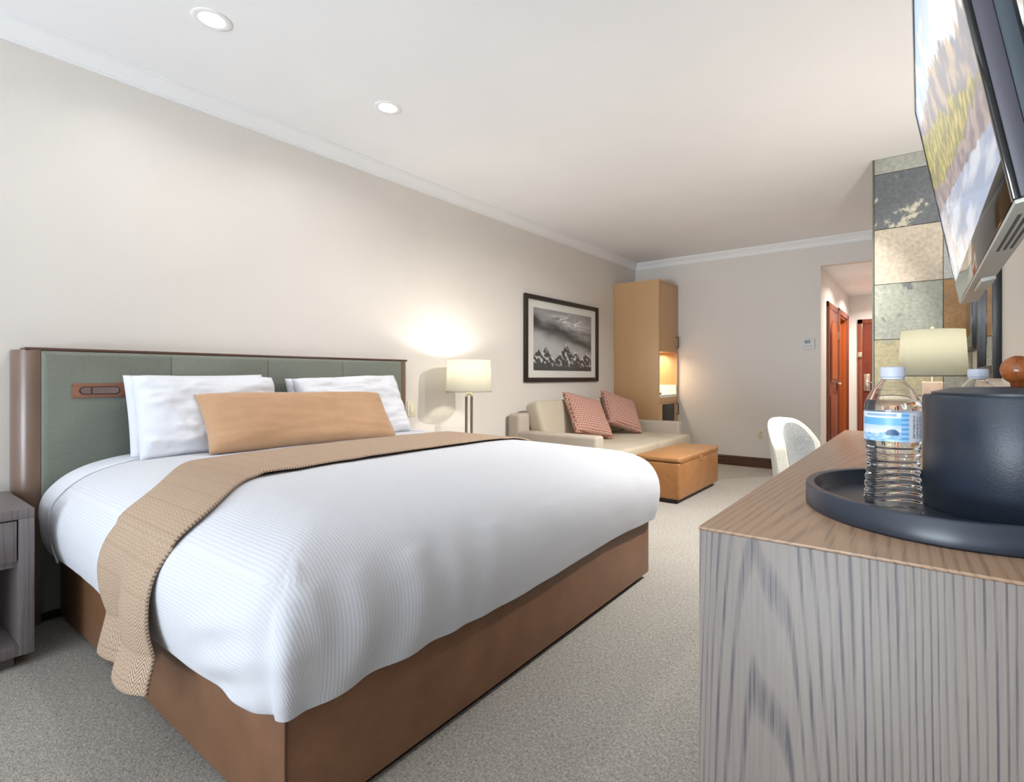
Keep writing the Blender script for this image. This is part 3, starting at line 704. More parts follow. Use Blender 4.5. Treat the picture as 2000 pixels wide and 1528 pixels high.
e1, e2 = lean(25, 0, 2.0); pillow('pillow', 0.71, 0.42, 0.16, (-2.945, 1.915, 0.892), e1, e2, COTTON, 'white bed pillow directly behind the right end of the camel lumbar cushion', 'pillow', 'bed pillows', 0.020, 9.0, pinch=0.03)
e1, e2 = lean(36, 0, -1.2); pillow('lumbar_cushion', 1.02, 0.335, 0.15, (-2.79, 1.52, 0.852), e1, e2, CAMEL, 'long camel velvet lumbar cushion in front of the white pillows', 'cushion', None, 0.008, 4.0, 70, 30, 0.03)

# ------------------------------------------------------------------ nightstands
def nightstand(y0, y1, label):
    X0, X1, T = XL + 0.025, -2.75, 0.588; t = thing('nightstand', label, 'nightstand', ((X0 + X1) / 2, (y0 + y1) / 2, 0), group='nightstands')
    obj('top', bx((X0, y0, T - 0.036), (X1, y1, T), 0.002), OAKN, t)
    for a, b in ((y0, y0 + 0.042), (y1 - 0.042, y1)): obj('side_panel', bx((X0, a, 0.045), (X1, b, T - 0.036), 0.0015), OAKN, t)
    obj('bottom_panel', bx((X0, y0 + 0.042, 0.045), (X1, y1 - 0.042, 0.085), 0.0015), OAKN, t)
    obj('back_panel', bx((X0, y0 + 0.042, 0.085), (X0 + 0.012, y1 - 0.042, T - 0.036)), OAKN, t)
    obj('divider', bx((X0 + 0.012, y0 + 0.042, 0.372), (X1 - 0.025, y1 - 0.042, 0.392)), OAKN, t)
    obj('drawer', bx((X1 - 0.40, y0 + 0.046, 0.397), (X1 - 0.004, y1 - 0.046, T - 0.041), 0.0015), OAKN, t)
    obj('plinth', bx((X0 + 0.02, y0 + 0.05, 0.0), (X1 - 0.035, y1 - 0.05, 0.045)), plain('plinth_dark', srgb(84, 76, 74), 0.5), t)
nightstand(-0.055, 0.447, 'grey oak nightstand with one drawer at the left edge, beside the headboard')
nightstand(2.655, 3.157, 'grey oak nightstand hidden behind the bed, carrying the twin-rod lamp')

# ------------------------------------------------------------------ lamps
def lampshade(t, c, r0, r1, z0, z1, mat):
    s = obj('lamp_shade', lathe(newbm(), [(r0, z0), (r1, z1), (r1 - 0.002, z1), (r0 - 0.002, z0)], 64, (c[0], c[1], 0), True), mat, t)
    obj('rim', lathe(newbm(), [(r0 + 0.001, z0), (r0 + 0.001, z0 + 0.006), (r0 - 0.003, z0 + 0.006), (r0 - 0.003, z0)], 64, (c[0], c[1], 0), True), mat, s)
    bm = newbm()
    for k in range(3): a = 2 * PI * k / 3 + 0.5; tube(bm, [(c[0], c[1], z1 - 0.03), (c[0] + math.cos(a) * (r1 - 0.004), c[1] + math.sin(a) * (r1 - 0.004), z1 - 0.012)], 0.002, 6)
    obj('spider', bm, CHROME, s)
    return s
def bulb(t, c, z, power, col):
    obj('bulb', lathe(newbm(), [(0.0, 0.045), (0.018, 0.04), (0.03, 0.02), (0.03, 0.0), (0.022, -0.02), (0.012, -0.04), (0.0, -0.042)], 20, (c[0], c[1], z)), m_emit('bulb_glow', (1, 0.9, 0.7, 1), 6.0), t)
    d = bpy.data.lights.new('bulb_light', 'POINT'); d.energy = power; d.color = col; d.shadow_soft_size = 0.035
    o = bpy.data.objects.new('bulb_light', d); C.objects.link(o); o.parent = t; o.location = Vector((c[0], c[1], z + 0.055)) - Vector(t['_w'])
LC = (-2.98, 2.935)
lp = thing('table_lamp', 'lit table lamp with twin leather rods and white drum shade between bed and sofa', 'lamp', (LC[0], LC[1], 0.588))
obj('lamp_base', lathe(newbm(), [(0, 0.588), (0.078, 0.588), (0.080, 0.592), (0.080, 0.602), (0.076, 0.606), (0, 0.606)], 40, (LC[0], LC[1], 0)), BRASS, lp)
ux, uy = 0.6, 0.8; hs = 0.021
for s in (-1, 1): obj('rod', tube(newbm(), [(LC[0] + ux * hs * s, LC[1] + uy * hs * s, 0.606), (LC[0] + ux * hs * s, LC[1] + uy * hs * s, 0.925)], 0.0105, 14), LAMPROD, lp)
obj('arch', tube(newbm(), [(LC[0] + ux * hs * math.cos(a), LC[1] + uy * hs * math.cos(a), 0.925 + 0.026 * math.sin(a)) for a in np.linspace(0, PI, 16)], 0.0100, 12), BRASS, lp)
obj('stem', tube(newbm(), [(LC[0], LC[1], 0.95), (LC[0], LC[1], 1.05)], 0.006, 10), BRASS, lp)
lampshade(lp, LC, 0.180, 0.170, 0.963, 1.216, SHADE); bulb(lp, LC, 1.09, 8.5, (1.0, 0.94, 0.82))

# ------------------------------------------------------------------ left wall: switch, framed photograph
sw = thing('light_switch', 'ivory light switch on the wall beside the right end of the headboard', 'light switch', (XL, 2.60, 0.83))
obj('wall_plate', bx((XL, 2.565, 0.775), (XL + 0.007, 2.645, 0.893), 0.003), IVORY, sw)
obj('rocker', bx((XL + 0.006, 2.588, 0.80), (XL + 0.012, 2.622, 0.868), 0.003), plain('ivory_rocker', srgb(232, 226, 200), 0.35), sw)
pf = thing('framed_picture', 'black and white mountain photograph in a dark frame above the sofa', 'picture', (XL, 4.66, 1.03))
FY0, FY1, FZ0, FZ1 = 3.968, 5.366, 1.030, 1.918
def frame_bar(pa, pb):
    bm = newbm(); box(bm, pa, pb, 0.005); return bm
fw = 0.046; X0, X1 = XL + 0.004, XL + 0.034
obj('frame_bar', bx((X0, FY0, FZ0), (X1, FY0 + fw, FZ1), 0.005), FRAMEB, pf); obj('frame_bar', bx((X0, FY1 - fw, FZ0), (X1, FY1, FZ1), 0.005), FRAMEB, pf)
obj('frame_bar', bx((X0, FY0 + fw, FZ0), (X1, FY1 - fw, FZ0 + fw), 0.005), FRAMEB, pf); obj('frame_bar', bx((X0, FY0 + fw, FZ1 - fw), (X1, FY1 - fw, FZ1), 0.005), FRAMEB, pf)
obj('mat_board', bx((X0, FY0 + fw, FZ0 + fw), (XL + 0.012, FY1 - fw, FZ1 - fw)), MATBRD, pf)
PEAKS = [(0.07, 0.36, 0.10), (0.19, 0.40, 0.11), (0.53, 0.47, 0.14), (0.70, 0.37, 0.09), (0.90, 0.34, 0.12), (0.36, 0.16, 0.2)]
def mountain_bw(u, v):
    r = max(h - 0.9 * h * min(1.0, abs(u - c) / (w * 1.25)) ** 0.9 * 0.62 - 0.02 * abs(fbm(u * 9, c, 2.5, 3)) for c, h, w in PEAKS) + 0.02 * fbm(u, 3.0, 26, 3)
    r = max(r, 0.12)
    if v < r:
        n = fbm(u * 1.2 + v * 0.35, v * 1.0, 17, 5, 2.0) + 0.35 * fbm(u, v, 48, 3, 7.0)
        g = 0.05 + 0.62 * sm(0.08, 0.42, n) * sm(0.04, 0.14, v)
        g += 0.25 * sm(0.03, 0.0, r - v)
        return (g, g, g * 1.01)
    d = v - (0.80 - 0.34 * u); n = fbm(u * 1.0, v * 1.6, 3.2, 5, 4.0)
    g = 0.50 - 0.44 * math.exp(-((d + 0.02 + 0.10 * n) / 0.15) ** 2) + 0.05 * n
    g -= 0.22 * sm(0.62, 1.0, v) * (1 - 0.4 * u)
    wsp = math.exp(-(((u - 0.60) / 0.26) ** 2 + ((v - 0.86 + 0.20 * (u - 0.5)) / 0.085) ** 2))
    g += 0.62 * wsp * sm(-0.12, 0.35, fbm(u * 2.2 + 1.2 * n, v * 3.5, 3.0, 5, 9.0))
    g -= 0.12 * sm(0.75, 1.0, u) * sm(0.5, 0.7, v)
    g = min(0.75, max(0.03, g)); return (g, g, g * 1.01)
colgrid('print', (XL + 0.0135, 4.118, 1.150), (0, 1.105, 0), (0, 0, 0.645), 200, 130, mountain_bw, m_attr('photo_print', 0.5), pf)
obj('glazing', bx((XL + 0.016, FY0 + fw, FZ0 + fw), (XL + 0.018, FY1 - fw, FZ1 - fw)), PANE, pf)

# ------------------------------------------------------------------ sofa
SY0, SY1 = 3.70, 5.60
so = thing('sofa', 'oatmeal two-seat sofa against the left wall beneath the framed picture', 'sofa', (-2.75, 4.65, 0))
obj('back_frame', bx((XL + 0.028, SY0, 0.10), (-3.10, SY1, 0.735), 0.03, 4), SOFAG, so)
obj('seat_frame', bx((-3.11, SY0 + 0.13, 0.10), (-2.16, SY1 - 0.13, 0.29), 0.015, 3), SOFAG, so)
for a, b in ((SY0, SY0 + 0.14), (SY1 - 0.14, SY1)): obj('arm', bx((-3.12, a, 0.10), (-2.26, b, 0.578), 0.028, 4), SOFAG, so)
for a in (SY0 + 0.142, (SY0 + SY1) / 2 + 0.001):
    obj('seat_cushion', bx((-3.09, a, 0.29), (-2.115, a + (SY1 - SY0) / 2 - 0.143, 0.455), 0.035, 5), SOFA, so)
for a in (SY0 + 0.145, (SY0 + SY1) / 2 + 0.002):
    bm = bx((-0.085, 0, 0), (0.085, (SY1 - SY0) / 2 - 0.147, 0.42), 0.045, 5)
    bm.transform(Matrix.Translation((-2.965, a, 0.437)) @ Matrix.Rotation(math.radians(-17), 4, 'Y')); obj('back_cushion', bm, SOFA, so)
for x in (-3.15, -2.30):
    for y in (SY0 + 0.07, SY1 - 0.07): obj('leg', lathe(newbm(), [(0, 0), (0.018, 0), (0.025, 0.102), (0, 0.102)], 16, (x, y, 0)), DARKW, so)
def cushion(center, e1, e2, w, label, seed):
    return pillow('throw_cushion', w, w, 0.14, center, e1, e2, SCALES, label, 'cushion', 'pink patterned sofa cushions', 0.006, seed, 40, 40, 0.07)
e1, e2 = lean(38, -8, -15)
cushion((-2.80, 4.42, 0.690), e1, e2, 0.50, 'dusty pink scale-patterned cushion on the sofa nearer the bed', 1.0)
e1, e2 = lean(38, -12, -22)
cushion((-2.79, 5.10, 0.690), e1, e2, 0.48, 'dusty pink scale-patterned cushion on the sofa nearer the tall oak cabinet', 6.0)

# ------------------------------------------------------------------ ottoman
ot = thing('storage_ottoman', 'tan leather storage ottoman on the carpet in front of the sofa', 'ottoman', (-2.0, 4.62, 0))
OA, OB = (-2.08, 4.127), (-1.70, 5.124)
OA = (-2.105 + 0.0, 4.127)
obj('plinth', bx((OA[0] + 0.0 + 0.03, OA[1] + 0.03, 0), (OB[0] - 0.03, OB[1] - 0.07, 0.04)), plain('black_brown_plinth', srgb(44, 32, 28), 0.5), ot)
obj('body', bx((OA[0], OA[1], 0.035), (OB[0], OB[1], 0.350), 0.018, 4), TANQ, ot)
bm = bx((OA[0] - 0.004, OA[1] - 0.004, 0.353), (OB[0] + 0.004, OB[1] + 0.004, 0.396), 0.016, 4)
for v in bm.verts:
    if v.co.z > 0.38: v.co.z += 0.012 * (1 - ((v.co.x - (OA[0] + OB[0]) / 2) / 0.25) ** 2) * (1 - ((v.co.y - 4.625) / 0.52) ** 2)
lid = obj('lid', bm, TAN, ot)
obj('piping', tube(newbm(), [(OB[0] + 0.003, OA[1] - 0.003 + 0.015, 0.354), (OB[0] + 0.003, OB[1] - 0.012, 0.354)], 0.004, 8), TAN, lid)
obj('pull_tab', bx((OB[0] - 0.01, 4.60, 0.318), (OB[0] + 0.010, 4.66, 0.362), 0.004), TAN, lid)

# ------------------------------------------------------------------ tall oak cabinet
ca = thing('tall_cabinet', 'tall honey oak cabinet with a lit open niche in the far left corner', 'cabinet', (-2.96, 6.09, 0))
KX0, KX1, KY0, KY1, KZ = XL + 0.002, -2.652, 5.794, 6.390, 2.276
obj('side_panel', bx((KX0, KY0, 0), (KX1, KY0 + 0.026, KZ), 0.001), HONEY, ca); obj('side_panel', bx((KX0, KY1 - 0.026, 0), (KX1, KY1, KZ), 0.001), HONEY, ca)
obj('top_panel', bx((KX0, KY0 + 0.026, KZ - 0.026), (KX1, KY1 - 0.026, KZ)), HONEY, ca)
obj('back_panel', bx((KX0, KY0 + 0.026, 0.0), (KX0 + 0.012, KY1 - 0.026, KZ - 0.026)), HONEY, ca)
obj('upper_shelf', bx((KX0 + 0.012, KY0 + 0.026, 1.40), (KX1 - 0.022, KY1 - 0.026, 1.425)), HONEY, ca)
def pull(parent, y, z0, z1, x):
    obj('handle', tube(newbm(), [(x, y, z0), (x + 0.032, y, z0), (x + 0.032, y, z1), (x, y, z1)], 0.006, 8), BLACK, parent)
ud = obj('upper_door', bx((KX1 - 0.02, KY0 + 0.028, 1.395), (KX1 + 0.001, KY1 - 0.028, KZ - 0.03), 0.002), HONEY, ca); pull(ud, KY1 - 0.065, 1.46, 1.60, KX1)
obj('countertop', bx((KX0 + 0.012, KY0 + 0.026, 0.824), (KX1 - 0.002, KY1 - 0.026, 0.862), 0.002), QUARTZ, ca)
obj('backsplash', bx((KX0 + 0.012, KY0 + 0.026, 0.862), (KX0 + 0.03, KY1 - 0.026, 0.98)), QUARTZ, ca)
bm = newbm(); box(bm, (KX0 + 0.03, KY1 - 0.04, 0.862), (KX1 - 0.01, KY1 - 0.026, 0.98)); obj('side_splash', bm, QUARTZ, ca)
obj('drawer_rail', bx((KX1 - 0.03, KY0 + 0.026, 0.76), (KX1, KY1 - 0.026, 0.823), 0.001), HONEY, ca)
ld = obj('lower_door', bx((KX1 - 0.02, KY0 + 0.03, 0.06), (KX1 + 0.001, KY1 - 0.03, 0.757), 0.002), HONEY, ca)
obj('fridge_glass', bx((KX1, KY0 + 0.10, 0.14), (KX1 + 0.004, KY1 - 0.13, 0.745), 0.001), BLACK, ld); pull(ld, KY1 - 0.065, 0.60, 0.74, KX1)
obj('led_strip', bx((KX0 + 0.3, KY0 + 0.08, 1.392), (KX0 + 0.33, KY1 - 0.08, 1.399)), NICHE, ca)
area_light('niche_light', (KX0 + 0.40 + 2.96, KY0 + 0.30 - 6.09, 1.385), (0, 0, 0), 0.06, 0.40, 3.6, (1.0, 0.82, 0.56), 2.9, parent=ca)
cb = thing('coffee_caddy', 'small black caddy on the white counter of the oak cabinet niche', 'caddy', (-2.80, 5.95, 0.862))
obj('tray', bx((-2.90, 5.87, 0.862), (-2.72, 6.03, 0.885), 0.004), BLACK, cb); obj('pod_box', bx((-2.88, 5.885, 0.885), (-2.78, 6.01, 0.925), 0.004), BLACK, cb)

# ------------------------------------------------------------------ back wall fittings
ou = thing('wall_outlet', 'ivory power outlet low on the back wall', 'outlet', (-1.61, YB, 0.40))
obj('wall_plate', bx((-1.645, YB - 0.007, 0.342), (-1.574, YB, 0.456), 0.003), IVORY, ou)
for z in (0.378, 0.42): obj('socket', bx((-1.626, YB - 0.010, z - 0.015), (-1.593, YB - 0.006, z + 0.015), 0.003), plain('ivory_dark', srgb(200, 192, 166), 0.5), ou)  # sockets in a darker ivory than the plate
th = thing('thermostat', 'white thermostat at eye height on the back wall beside the hallway', 'thermostat', (-1.085, YB, 1.40))
obj('housing', bx((-1.148, YB - 0.026, 1.398), (-1.022, YB, 1.512), 0.006), WPLAST, th)
obj('display', bx((-1.125, YB - 0.028, 1.462), (-1.065, YB - 0.025, 1.496), 0.001), plain('lcd_grey', srgb(140, 150, 160), 0.3), th)
obj('button_strip', bx((-1.125, YB - 0.0275, 1.415), (-1.045, YB - 0.025, 1.44), 0.001), plain('button_white', srgb(206, 208, 216), 0.4), th)

# ------------------------------------------------------------------ dresser in the foreground
DZ = 0.868; DX0_, DX1_, DY0, DY1 = -0.264, XR - 0.028, 0.712, 2.345
dr = thing('dresser', 'long grey-brown oak dresser in the right foreground along the right wall', 'dresser', (0, 1.53, 0))
obj('end_panel', bx((DX0_, DY0, 0.0), (DX1_, DY0 + 0.04, DZ - 0.0045), 0.0015), OAKG, dr)
obj('end_panel', bx((DX0_, DY1 - 0.04, 0.0), (DX1_, DY1, DZ - 0.0045), 0.0015), OAKG, dr)
obj('top', bx((DX0_ - 0.0008, DY0 - 0.0008, DZ - 0.0045), (DX1_, DY1 + 0.0008, DZ), 0.0012), OAKT, dr)
obj('carcass', bx((DX0_ + 0.03, DY0 + 0.04, 0.06), (DX1_, DY1 - 0.04, DZ - 0.005)), OAKG, dr)
for k in range(3):
    y0 = DY0 + 0.045 + k * 0.515
    for z0 in (0.07, 0.47):
        dd = obj('drawer', bx((DX0_ + 0.004, y0, z0), (DX0_ + 0.03, y0 + 0.51, z0 + 0.385), 0.0015), OAKG, dr)
        obj('pull', tube(newbm(), [(DX0_ + 0.004, y0 + 0.20, z0 + 0.33), (DX0_ - 0.012, y0 + 0.20, z0 + 0.33), (DX0_ - 0.012, y0 + 0.31, z0 + 0.33), (DX0_ + 0.004, y0 + 0.31, z0 + 0.33)], 0.004, 8), BLACK, dd)

# tray
TC, TR = (0.038, 1.002), 0.210
tray = obj('serving_tray', lathe(newbm(), [(0, 0), (TR - 0.003, 0), (TR, 0.003), (TR, 0.033), (TR - 0.002, 0.036), (TR - 0.010, 0.0365), (TR - 0.013, 0.035), (TR - 0.019, 0.018), (TR - 0.024, 0.013), (0, 0.013)], 128, (TC[0], TC[1], DZ)), NAVY2, None, (TC[0], TC[1], DZ))
tag(tray, 'round navy-black lipped serving tray on the dresser top', 'tray')
TZ = DZ + 0.013
# ice bucket
BK = (0.112, 1.015); BR = 0.117
ib = thing('ice_bucket', 'navy-black round ice bucket with lid and wooden knob on the tray', 'ice bucket', (BK[0], BK[1], TZ))
obj('bucket_body', lathe(newbm(), [(0, 0), (BR - 0.003, 0), (BR - 0.001, 0.003), (BR, 0.168), (BR - 0.002, 0.172), (BR - 0.009, 0.172), (BR - 0.011, 0.168), (BR - 0.011, 0.01), (0, 0.01)], 96, (BK[0], BK[1], TZ)), NAVY, ib)
ldd = obj('bucket_lid', lathe(newbm(), [(0, 0.170), (BR - 0.012, 0.170), (BR - 0.012, 0.176), (BR - 0.030, 0.181), (BR - 0.034, 0.183), (0, 0.185)], 96, (BK[0], BK[1], TZ)), NAVY, ib)
obj('knob', lathe(newbm(), [(0, 0.184), (0.008, 0.184), (0.009, 0.190)] + [(0.021 * math.sin(a), 0.210 - 0.021 * math.cos(a)) for a in np.linspace(0.5, PI - 1e-4, 18)], 36, (BK[0], BK[1], TZ)), KNOBW, ldd)

# water bottles
def bottle(x, y, label, rot):
    t = thing('water_bottle', label, 'bottle', (x, y, TZ), group='water bottles on the tray'); t.scale = (1.06, 1.06, 1.06)
    segs, prof = 72, []
    def rad(z):
        pts = [(0.0, 0.026), (0.004, 0.0305), (0.012, 0.0325), (0.03, 0.0325), (0.05, 0.0312), (0.075, 0.0295), (0.095, 0.0305), (0.105, 0.0325), (0.147, 0.0328), (0.155, 0.0318), (0.170, 0.0245), (0.180, 0.0165), (0.184, 0.0128), (0.19, 0.0125)]
        return float(np.interp(z, [p[0] for p in pts], [p[1] for p in pts]))
    bm = newbm(); zs_ = list(np.linspace(0, 0.19, 150)); rings = []
    for z in zs_:
        ring = []
        for k in range(segs):
            a = 2 * PI * k / segs; r = rad(z)
            e = sm(0.018, 0.028, z) * sm(0.104, 0.094, z); r += 0.0011 * e * math.sin((z + 0.0045 * math.sin(a * 2 + 0.7) * sm(0.085, 0.06, z)) * 2 * PI / 0.0093)
            r += 0.0010 * sm(0.02, 0.006, z) * math.cos(5 * a)
            ring.append(bm.verts.new((x + r * math.cos(a), y + r * math.sin(a), TZ + z)))
        rings.append(ring)
    zi = list(np.linspace(0.19, 0.158, 20))
    for z in zi:
        r = rad(z) - 0.0007; rings.append([bm.verts.new((x + r * math.cos(2 * PI * k / segs), y + r * math.sin(2 * PI * k / segs), TZ + z)) for k in range(segs)])
    for A, B in zip(rings, rings[1:]):
        for k in range(segs): bm.faces.new((A[k], A[(k + 1) % segs], B[(k + 1) % segs], B[k]))
    bm.faces.new(rings[0][::-1]); bm.faces.new(rings[-1])
    obj('bottle_body', bm, CLEAR, t, smooth=60)
    bm = newbm(); cap = []
    for r, z in ((0.0, 0.2015), (0.0125, 0.2015), (0.0140, 0.2005), (0.0143, 0.199), (0.0143, 0.1885), (0.0132, 0.1875), (0.0132, 0.1850), (0.0, 0.1850)): cap.append((r, z))
    lathe(bm, cap, 60, (x, y, TZ)); obj('cap', bm, CAPW, t)
    # wrapped label
    W = 160; H = 48; vs, fs, cols = [], [], []; z0, z1, r = 0.1055, 0.1430, 0.0333
    def lab(u, v):
        white = S3(226, 232, 244); blue = S3(96, 170, 222)
        um = u % 0.5 / 0.5
        if um < 0.50:
            if v > 0.80: return S3(150, 180, 214) if (v > 0.86 and v < 0.94 and (um * 40) % 1 < 0.55 and 0.08 < um < 0.44) else white
            if v > 0.56: return lerp3(blue, S3(130, 195, 235), um * 2)
            rg = 0.26 + 0.16 * math.exp(-((um - 0.40) / 0.09) ** 2) + 0.05 * fbm(um, 0.2, 20, 3)
            if v > rg: return lerp3(white, S3(190, 214, 238), sm(0.3, 0.55, v))
            return S3(44, 84, 128) if (0.33 < um < 0.47 and v > 0.22) else lerp3(S3(110, 170, 216), S3(190, 220, 240), (0.5 + fbm(um, v, 14, 3)))
        if um < 0.58: return lerp3(S3(84, 158, 216), S3(160, 205, 240), 0.5 + 0.5 * math.sin(v * 40))
        if 0.62 < um < 0.80 and (um * 60) % 1 < 0.5 and 0.12 < v < 0.88 and fbm(um * 3, v, 30, 2) > -0.25: return S3(120, 126, 146)
        return S3(206, 210, 220)
    for j in range(H + 1):
        for i in range(W + 1):
            u, v = i / W, j / H; a = rot + 2 * PI * u; vs.append((r * math.cos(a), r * math.sin(a), z0 + (z1 - z0) * v)); cols += list(lab(u, v)) + [1.0]
    for j in range(H):
        for i in range(W): q = j * (W + 1) + i; fs.append((q, q + 1, q + W + 2, q + W + 1))
    me = bpy.data.meshes.new('label'); me.from_pydata(vs, [], fs); at = me.color_attributes.new('Col', 'FLOAT_COLOR', 'POINT'); at.data.foreach_set('color', cols)
    me.materials.append(MATS.setdefault('label_print', m_attr('label_print', 0.35))); o = bpy.data.objects.new('label', me); C.objects.link(o); o.parent = t
    me.polygons.foreach_set('use_smooth', [True] * len(me.polygons))
bottle(-0.038, 0.858, 'clear plastic water bottle standing in front of the ice bucket', math.radians(200))
bottle(0.076, 1.172, 'clear plastic water bottle mostly hidden behind the ice bucket', math.radians(40))

# ------------------------------------------------------------------ television over the dresser
tvw, tvh, tvt = 0.955, 0.542, 0.036
tv = thing('television', 'large wall-mounted television tilted down over the dresser, showing a mountain landscape', 'television', (0.079, 1.2225, 1.275), (0, math.radians(-10.4), math.radians(0.4)), local=True)
hw = tvw / 2
obj('tv_casing', bx((0.002, -hw, 0.0), (0.020, hw, tvh), 0.003), TVSIDE, tv)
obj('tv_back', bx((0.020, -hw + 0.004, 0.004), (tvt, hw - 0.004, tvh - 0.004), 0.003), TVBACK, tv)
obj('tv_hump', bx((tvt, -hw + 0.12, 0.03), (tvt + 0.03, hw - 0.12, 0.36), 0.012, 3), TVBACK, tv)
bez = 0.013; chin = 0.052
bm = newbm(); box(bm, (-0.004, -hw, tvh - bez), (0.002, hw, tvh), 0.001); box(bm, (-0.004, -hw, 0), (0.002, -hw + bez, tvh - bez), 0.001); box(bm, (-0.004, hw - bez, 0), (0.002, hw, tvh - bez), 0.001)
obj('bezel', bm, GLOSSB, tv)
obj('chin', bx((-0.004, -hw + bez, 0), (0.002, hw - bez, chin), 0.001), GLOSSB, tv)
us = obj('underside_strip', bx((-0.003, -hw + 0.002, -0.005), (0.033, hw - 0.002, 0.0), 0.001), SILVER, tv)
bm = newbm()
for k in range(26):
    for q in range(3): box(bm, (0.006 + q * 0.008, -hw + 0.06 + k * 0.0085, -0.0056), (0.010 + q * 0.008, -hw + 0.065 + k * 0.0085, -0.0048))
g = obj('speaker_grille', bm, BLACK, us); g['kind'] = 'stuff'
obj('port_cover', bx((0.006, 0.05, -0.014), (0.030, 0.20, -0.005), 0.003), SILVER, us)
for k in range(3): obj('vent_slot', bx((0.0225, -hw + 0.0032, 0.345 + k * 0.021), (0.0335, -hw + 0.0045, 0.356 + k * 0.021), 0.0005), plain('vent_light', srgb(190, 204, 212), 0.4), tv)
def tv_scene(u, v):
    jag = 0.09 * max(0, fbm(u, 1.0, 13, 4)) + 0.035 * fbm(u, 5.0, 38, 3)
    ridge = float(np.interp(u, [0, 0.2, 0.41, 0.59, 0.74, 0.89, 1], [0.88, 0.80, 0.74, 0.68, 0.58, 0.45, 0.40])) + jag
    forest = float(np.interp(u, [0, 0.2, 0.62, 0.93, 1], [0.82, 0.72, 0.48, 0.27, 0.24])) + 0.05 * fbm(u, 7.0, 9, 4)
    fbot = float(np.interp(u, [0, 0.11, 0.23, 0.71, 1], [0.54, 0.48, 0.42, 0.27, 0.22])) + 0.03 * fbm(u, 9.0, 16, 3)
    lake = float(np.interp(u, [0, 0.42, 0.86, 1], [0.38, 0.28, 0.15, 0.10])) + 0.012 * fbm(u, 4.0, 20, 2)
    if v > ridge:
        c = lerp3(S3(232, 240, 250), S3(150, 192, 236), sm(0.5, 1.0, v)); cl = sm(0.02, 0.4, fbm(u * 2.0, v * 1.4, 3.5, 4, 3.0)); return lerp3(c, S3(240, 244, 250), cl)
    if v > forest:
        q = fbm(u * 1.6 + v * 0.5, v * 0.8, 10, 5, 2.0); c = lerp3(S3(128, 132, 150), S3(196, 180, 164), sm(-0.15, 0.45, q))
        return lerp3(c, S3(222, 190, 150), 0.7 * sm(0.09, 0.0, ridge - v) * sm(-0.2, 0.3, q))
    if v > fbot:
        q = fbm(u * 1.3, v * 0.55, 34, 4, 1.0); c = lerp3(S3(128, 132, 62), S3(214, 196, 112), sm(-0.35, 0.45, q)); return lerp3(c, S3(112, 116, 84), 0.6 * sm(0.1, 0.5, fbm(u, v, 7, 3, 8.0)))
    if v > lake:
        q = fbm(u, v, 20, 4, 6.0); return lerp3(S3(126, 116, 128), S3(182, 164, 160), sm(-0.3, 0.5, q))
    q = fbm(u * 0.5, v * 1.6, 9, 4, 11.0); c = lerp3(S3(160, 178, 208), S3(222, 230, 242), sm(-0.3, 0.4, q))
    return lerp3(c, S3(190, 160, 136), 0.6 * sm(0.0, 0.35, fbm(u * 1.6, v * 0.5, 12, 4, 13.0)) * sm(0.75, 0.3, u))
colgrid('screen', (-0.0022, hw - bez, chin), (0, -(tvw - 2 * bez), 0), (0, 0, tvh - chin - bez), 260, 150, tv_scene, m_attr('lit_screen', 0.08, 0.5), tv)
mt = thing('tv_wall_mount', 'black steel bracket holding the television off the right wall', 'tv mount', (XR, 1.22, 1.50))
obj('wall_bracket', bx((XR - 0.012, 1.08, 1.38), (XR, 1.36, 1.66), 0.003), BLACK, mt)
for y in (1.0, 1.44): obj('rail', bx((0.118, y - 0.018, 1.42), (0.136, y + 0.018, 1.72), 0.003), BLACK, mt)
obj('cross_arm', bx((0.128, 0.80, 1.545), (0.150, 1.62, 1.585), 0.003), BLACK, mt)
obj('arm', bx((0.14, 1.16, 1.54), (XR - 0.01, 1.28, 1.59), 0.004), BLACK, mt)

# ------------------------------------------------------------------ desk, lamp, chair, mirror, second screen along the right wall
de = thing('desk', 'oak writing desk beyond the dresser, under the mirror', 'desk', (-0.02, 3.3, 0))
obj('desktop', bx((-0.30, 2.36, 0.715), (XR - 0.028, 4.27, 0.755), 0.002), OAKT, de)
for y in (2.37, 4.22): obj('leg_panel', bx((-0.27, y, 0.0), (XR - 0.03, y + 0.04, 0.715), 0.002), OAKG, de)
obj('drawer', bx((-0.26, 3.0, 0.62), (0.1, 3.7, 0.714), 0.002), OAKG, de)
LD = (0.028, 3.30)
l2 = thing('table_lamp', 'lit desk lamp with a cream drum shade in front of the slate column', 'lamp', (LD[0], LD[1], 0.755))
obj('lamp_base', bx((LD[0] - 0.045, LD[1] - 0.045, 0.775), (LD[0] + 0.045, LD[1] + 0.045, 1.056), 0.003), plain('rosy_ash', srgb(186, 162, 146), 0.45, var=0.08, vscale=14), l2)
obj('foot', bx((LD[0] - 0.06, LD[1] - 0.06, 0.755), (LD[0] + 0.06, LD[1] + 0.06, 0.775), 0.003), BRASS, l2)
obj('stem', tube(newbm(), [(LD[0], LD[1], 1.055), (LD[0], LD[1], 1.15)], 0.009, 12), CHROME, l2)
lampshade(l2, LD, 0.152, 0.138, 1.083, 1.322, SHADE2)
obj('finial', lathe(newbm(), [(0, 1.345), (0.006, 1.342), (0.008, 1.335), (0.005, 1.327), (0.003, 1.31), (0, 1.30)], 16, (LD[0], LD[1], 0)), BRASS, l2)
bulb(l2, LD, 1.19, 16, (1.0, 0.95, 0.85))
mi = thing('wall_mirror', 'tall mirror in a black frame on the right wall above the desk', 'mirror', (XR, 3.1, 1.075))
MY0, MY1, MZ0, MZ1, mw = 2.70, 3.51, 1.075, 2.05, 0.055
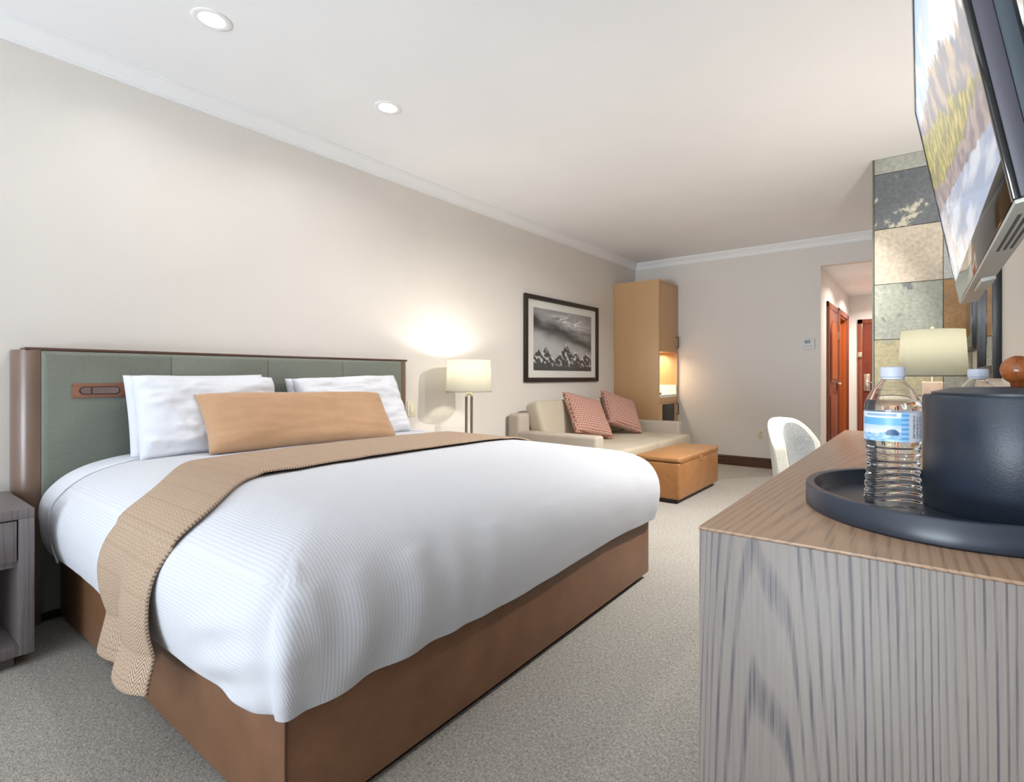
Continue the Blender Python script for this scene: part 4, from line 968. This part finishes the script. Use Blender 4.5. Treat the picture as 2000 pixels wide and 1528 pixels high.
for a, b in (((MY0, MZ0), (MY0 + mw, MZ1)), ((MY1 - mw, MZ0), (MY1, MZ1)), ((MY0 + mw, MZ0), (MY1 - mw, MZ0 + mw)), ((MY0 + mw, MZ1 - mw), (MY1 - mw, MZ1))):
    obj('frame_bar', bx((XR - 0.028, a[0], a[1]), (XR, b[0], b[1]), 0.002), BLACK, mi)
obj('mirror_glass', bx((XR - 0.010, MY0 + mw, MZ0 + mw), (XR - 0.002, MY1 - mw, MZ1 - mw)), MIRROR, mi)
s2 = thing('wall_screen', 'small slim black screen on the right wall beyond the mirror', 'screen', (XR, 3.9, 1.24))
obj('screen_casing', bx((XR - 0.040, 3.60, 1.238), (XR - 0.001, 4.16, 1.80), 0.003), plain('navy_casing', srgb(24, 30, 40), 0.4), s2)
obj('screen_glass', bx((XR - 0.042, 3.612, 1.255), (XR - 0.0395, 4.148, 1.788), 0.0005), GLOSSB, s2)

ch = thing('desk_chair', 'cream boucle desk chair with a grey woven inner back beyond the dresser', 'chair', (-0.47, 3.42, 0), (0, 0, math.radians(-18)), local=True)
def shell(r0, r1, amax, ztop, zbot, n=28, m=10, drop=0.16):
    bm = newbm(); grid = []
    for r in (r0, r1):
        G = []
        for i in range(n + 1):
            a = amax * (2 * i / n - 1); col_ = []
            zt = ztop - drop * abs(a / amax) ** 2.6
            for j in range(m + 1):
                f = j / m; z = zbot + (zt - zbot) * f; tilt = 0.05 * f
                col_.append(bm.verts.new((-(r * math.cos(a)) - tilt + 0.02, r * math.sin(a) * 1.0, z)))
            G.append(col_)
        grid.append(G)
    A, B = grid
    for i in range(n):
        for j in range(m):
            bm.faces.new((A[i][j], A[i + 1][j], A[i + 1][j + 1], A[i][j + 1])); bm.faces.new((B[i][j], B[i][j + 1], B[i + 1][j + 1], B[i + 1][j]))
        bm.faces.new((A[i][m], A[i + 1][m], B[i + 1][m], B[i][m])); bm.faces.new((A[i][0], B[i][0], B[i + 1][0], A[i + 1][0]))
    for j in range(m):
        bm.faces.new((A[0][j], A[0][j + 1], B[0][j + 1], B[0][j])); bm.faces.new((A[n][j], B[n][j], B[n][j + 1], A[n][j + 1]))
    return bm
bm = shell(0.235, 0.318, math.radians(58), 0.822, 0.40)
bmesh.ops.recalc_face_normals(bm, faces=bm.faces[:])
o = obj('back_shell', bm, BOUCLE, ch, smooth=60); md = o.modifiers.new('round', 'BEVEL'); md.width = 0.018; md.segments = 4; md.limit_method = 'ANGLE'
obj('inner_back', shell(0.222, 0.238, math.radians(48), 0.792, 0.45, drop=0.12), WEAVE, ch, smooth=60)
obj('seat', bx((-0.24, -0.24, 0.36), (0.24, 0.24, 0.47), 0.04, 5), BOUCLE, ch)
for sx in (-1, 1):
    for sy in (-1, 1): obj('leg', tube(newbm(), [(sx * 0.19, sy * 0.19, 0.38), (sx * 0.225, sy * 0.225, 0.0)], [0.018, 0.011], 12), DARKW, ch)

for o in bpy.data.objects:
    if '_w' in o: del o['_w']
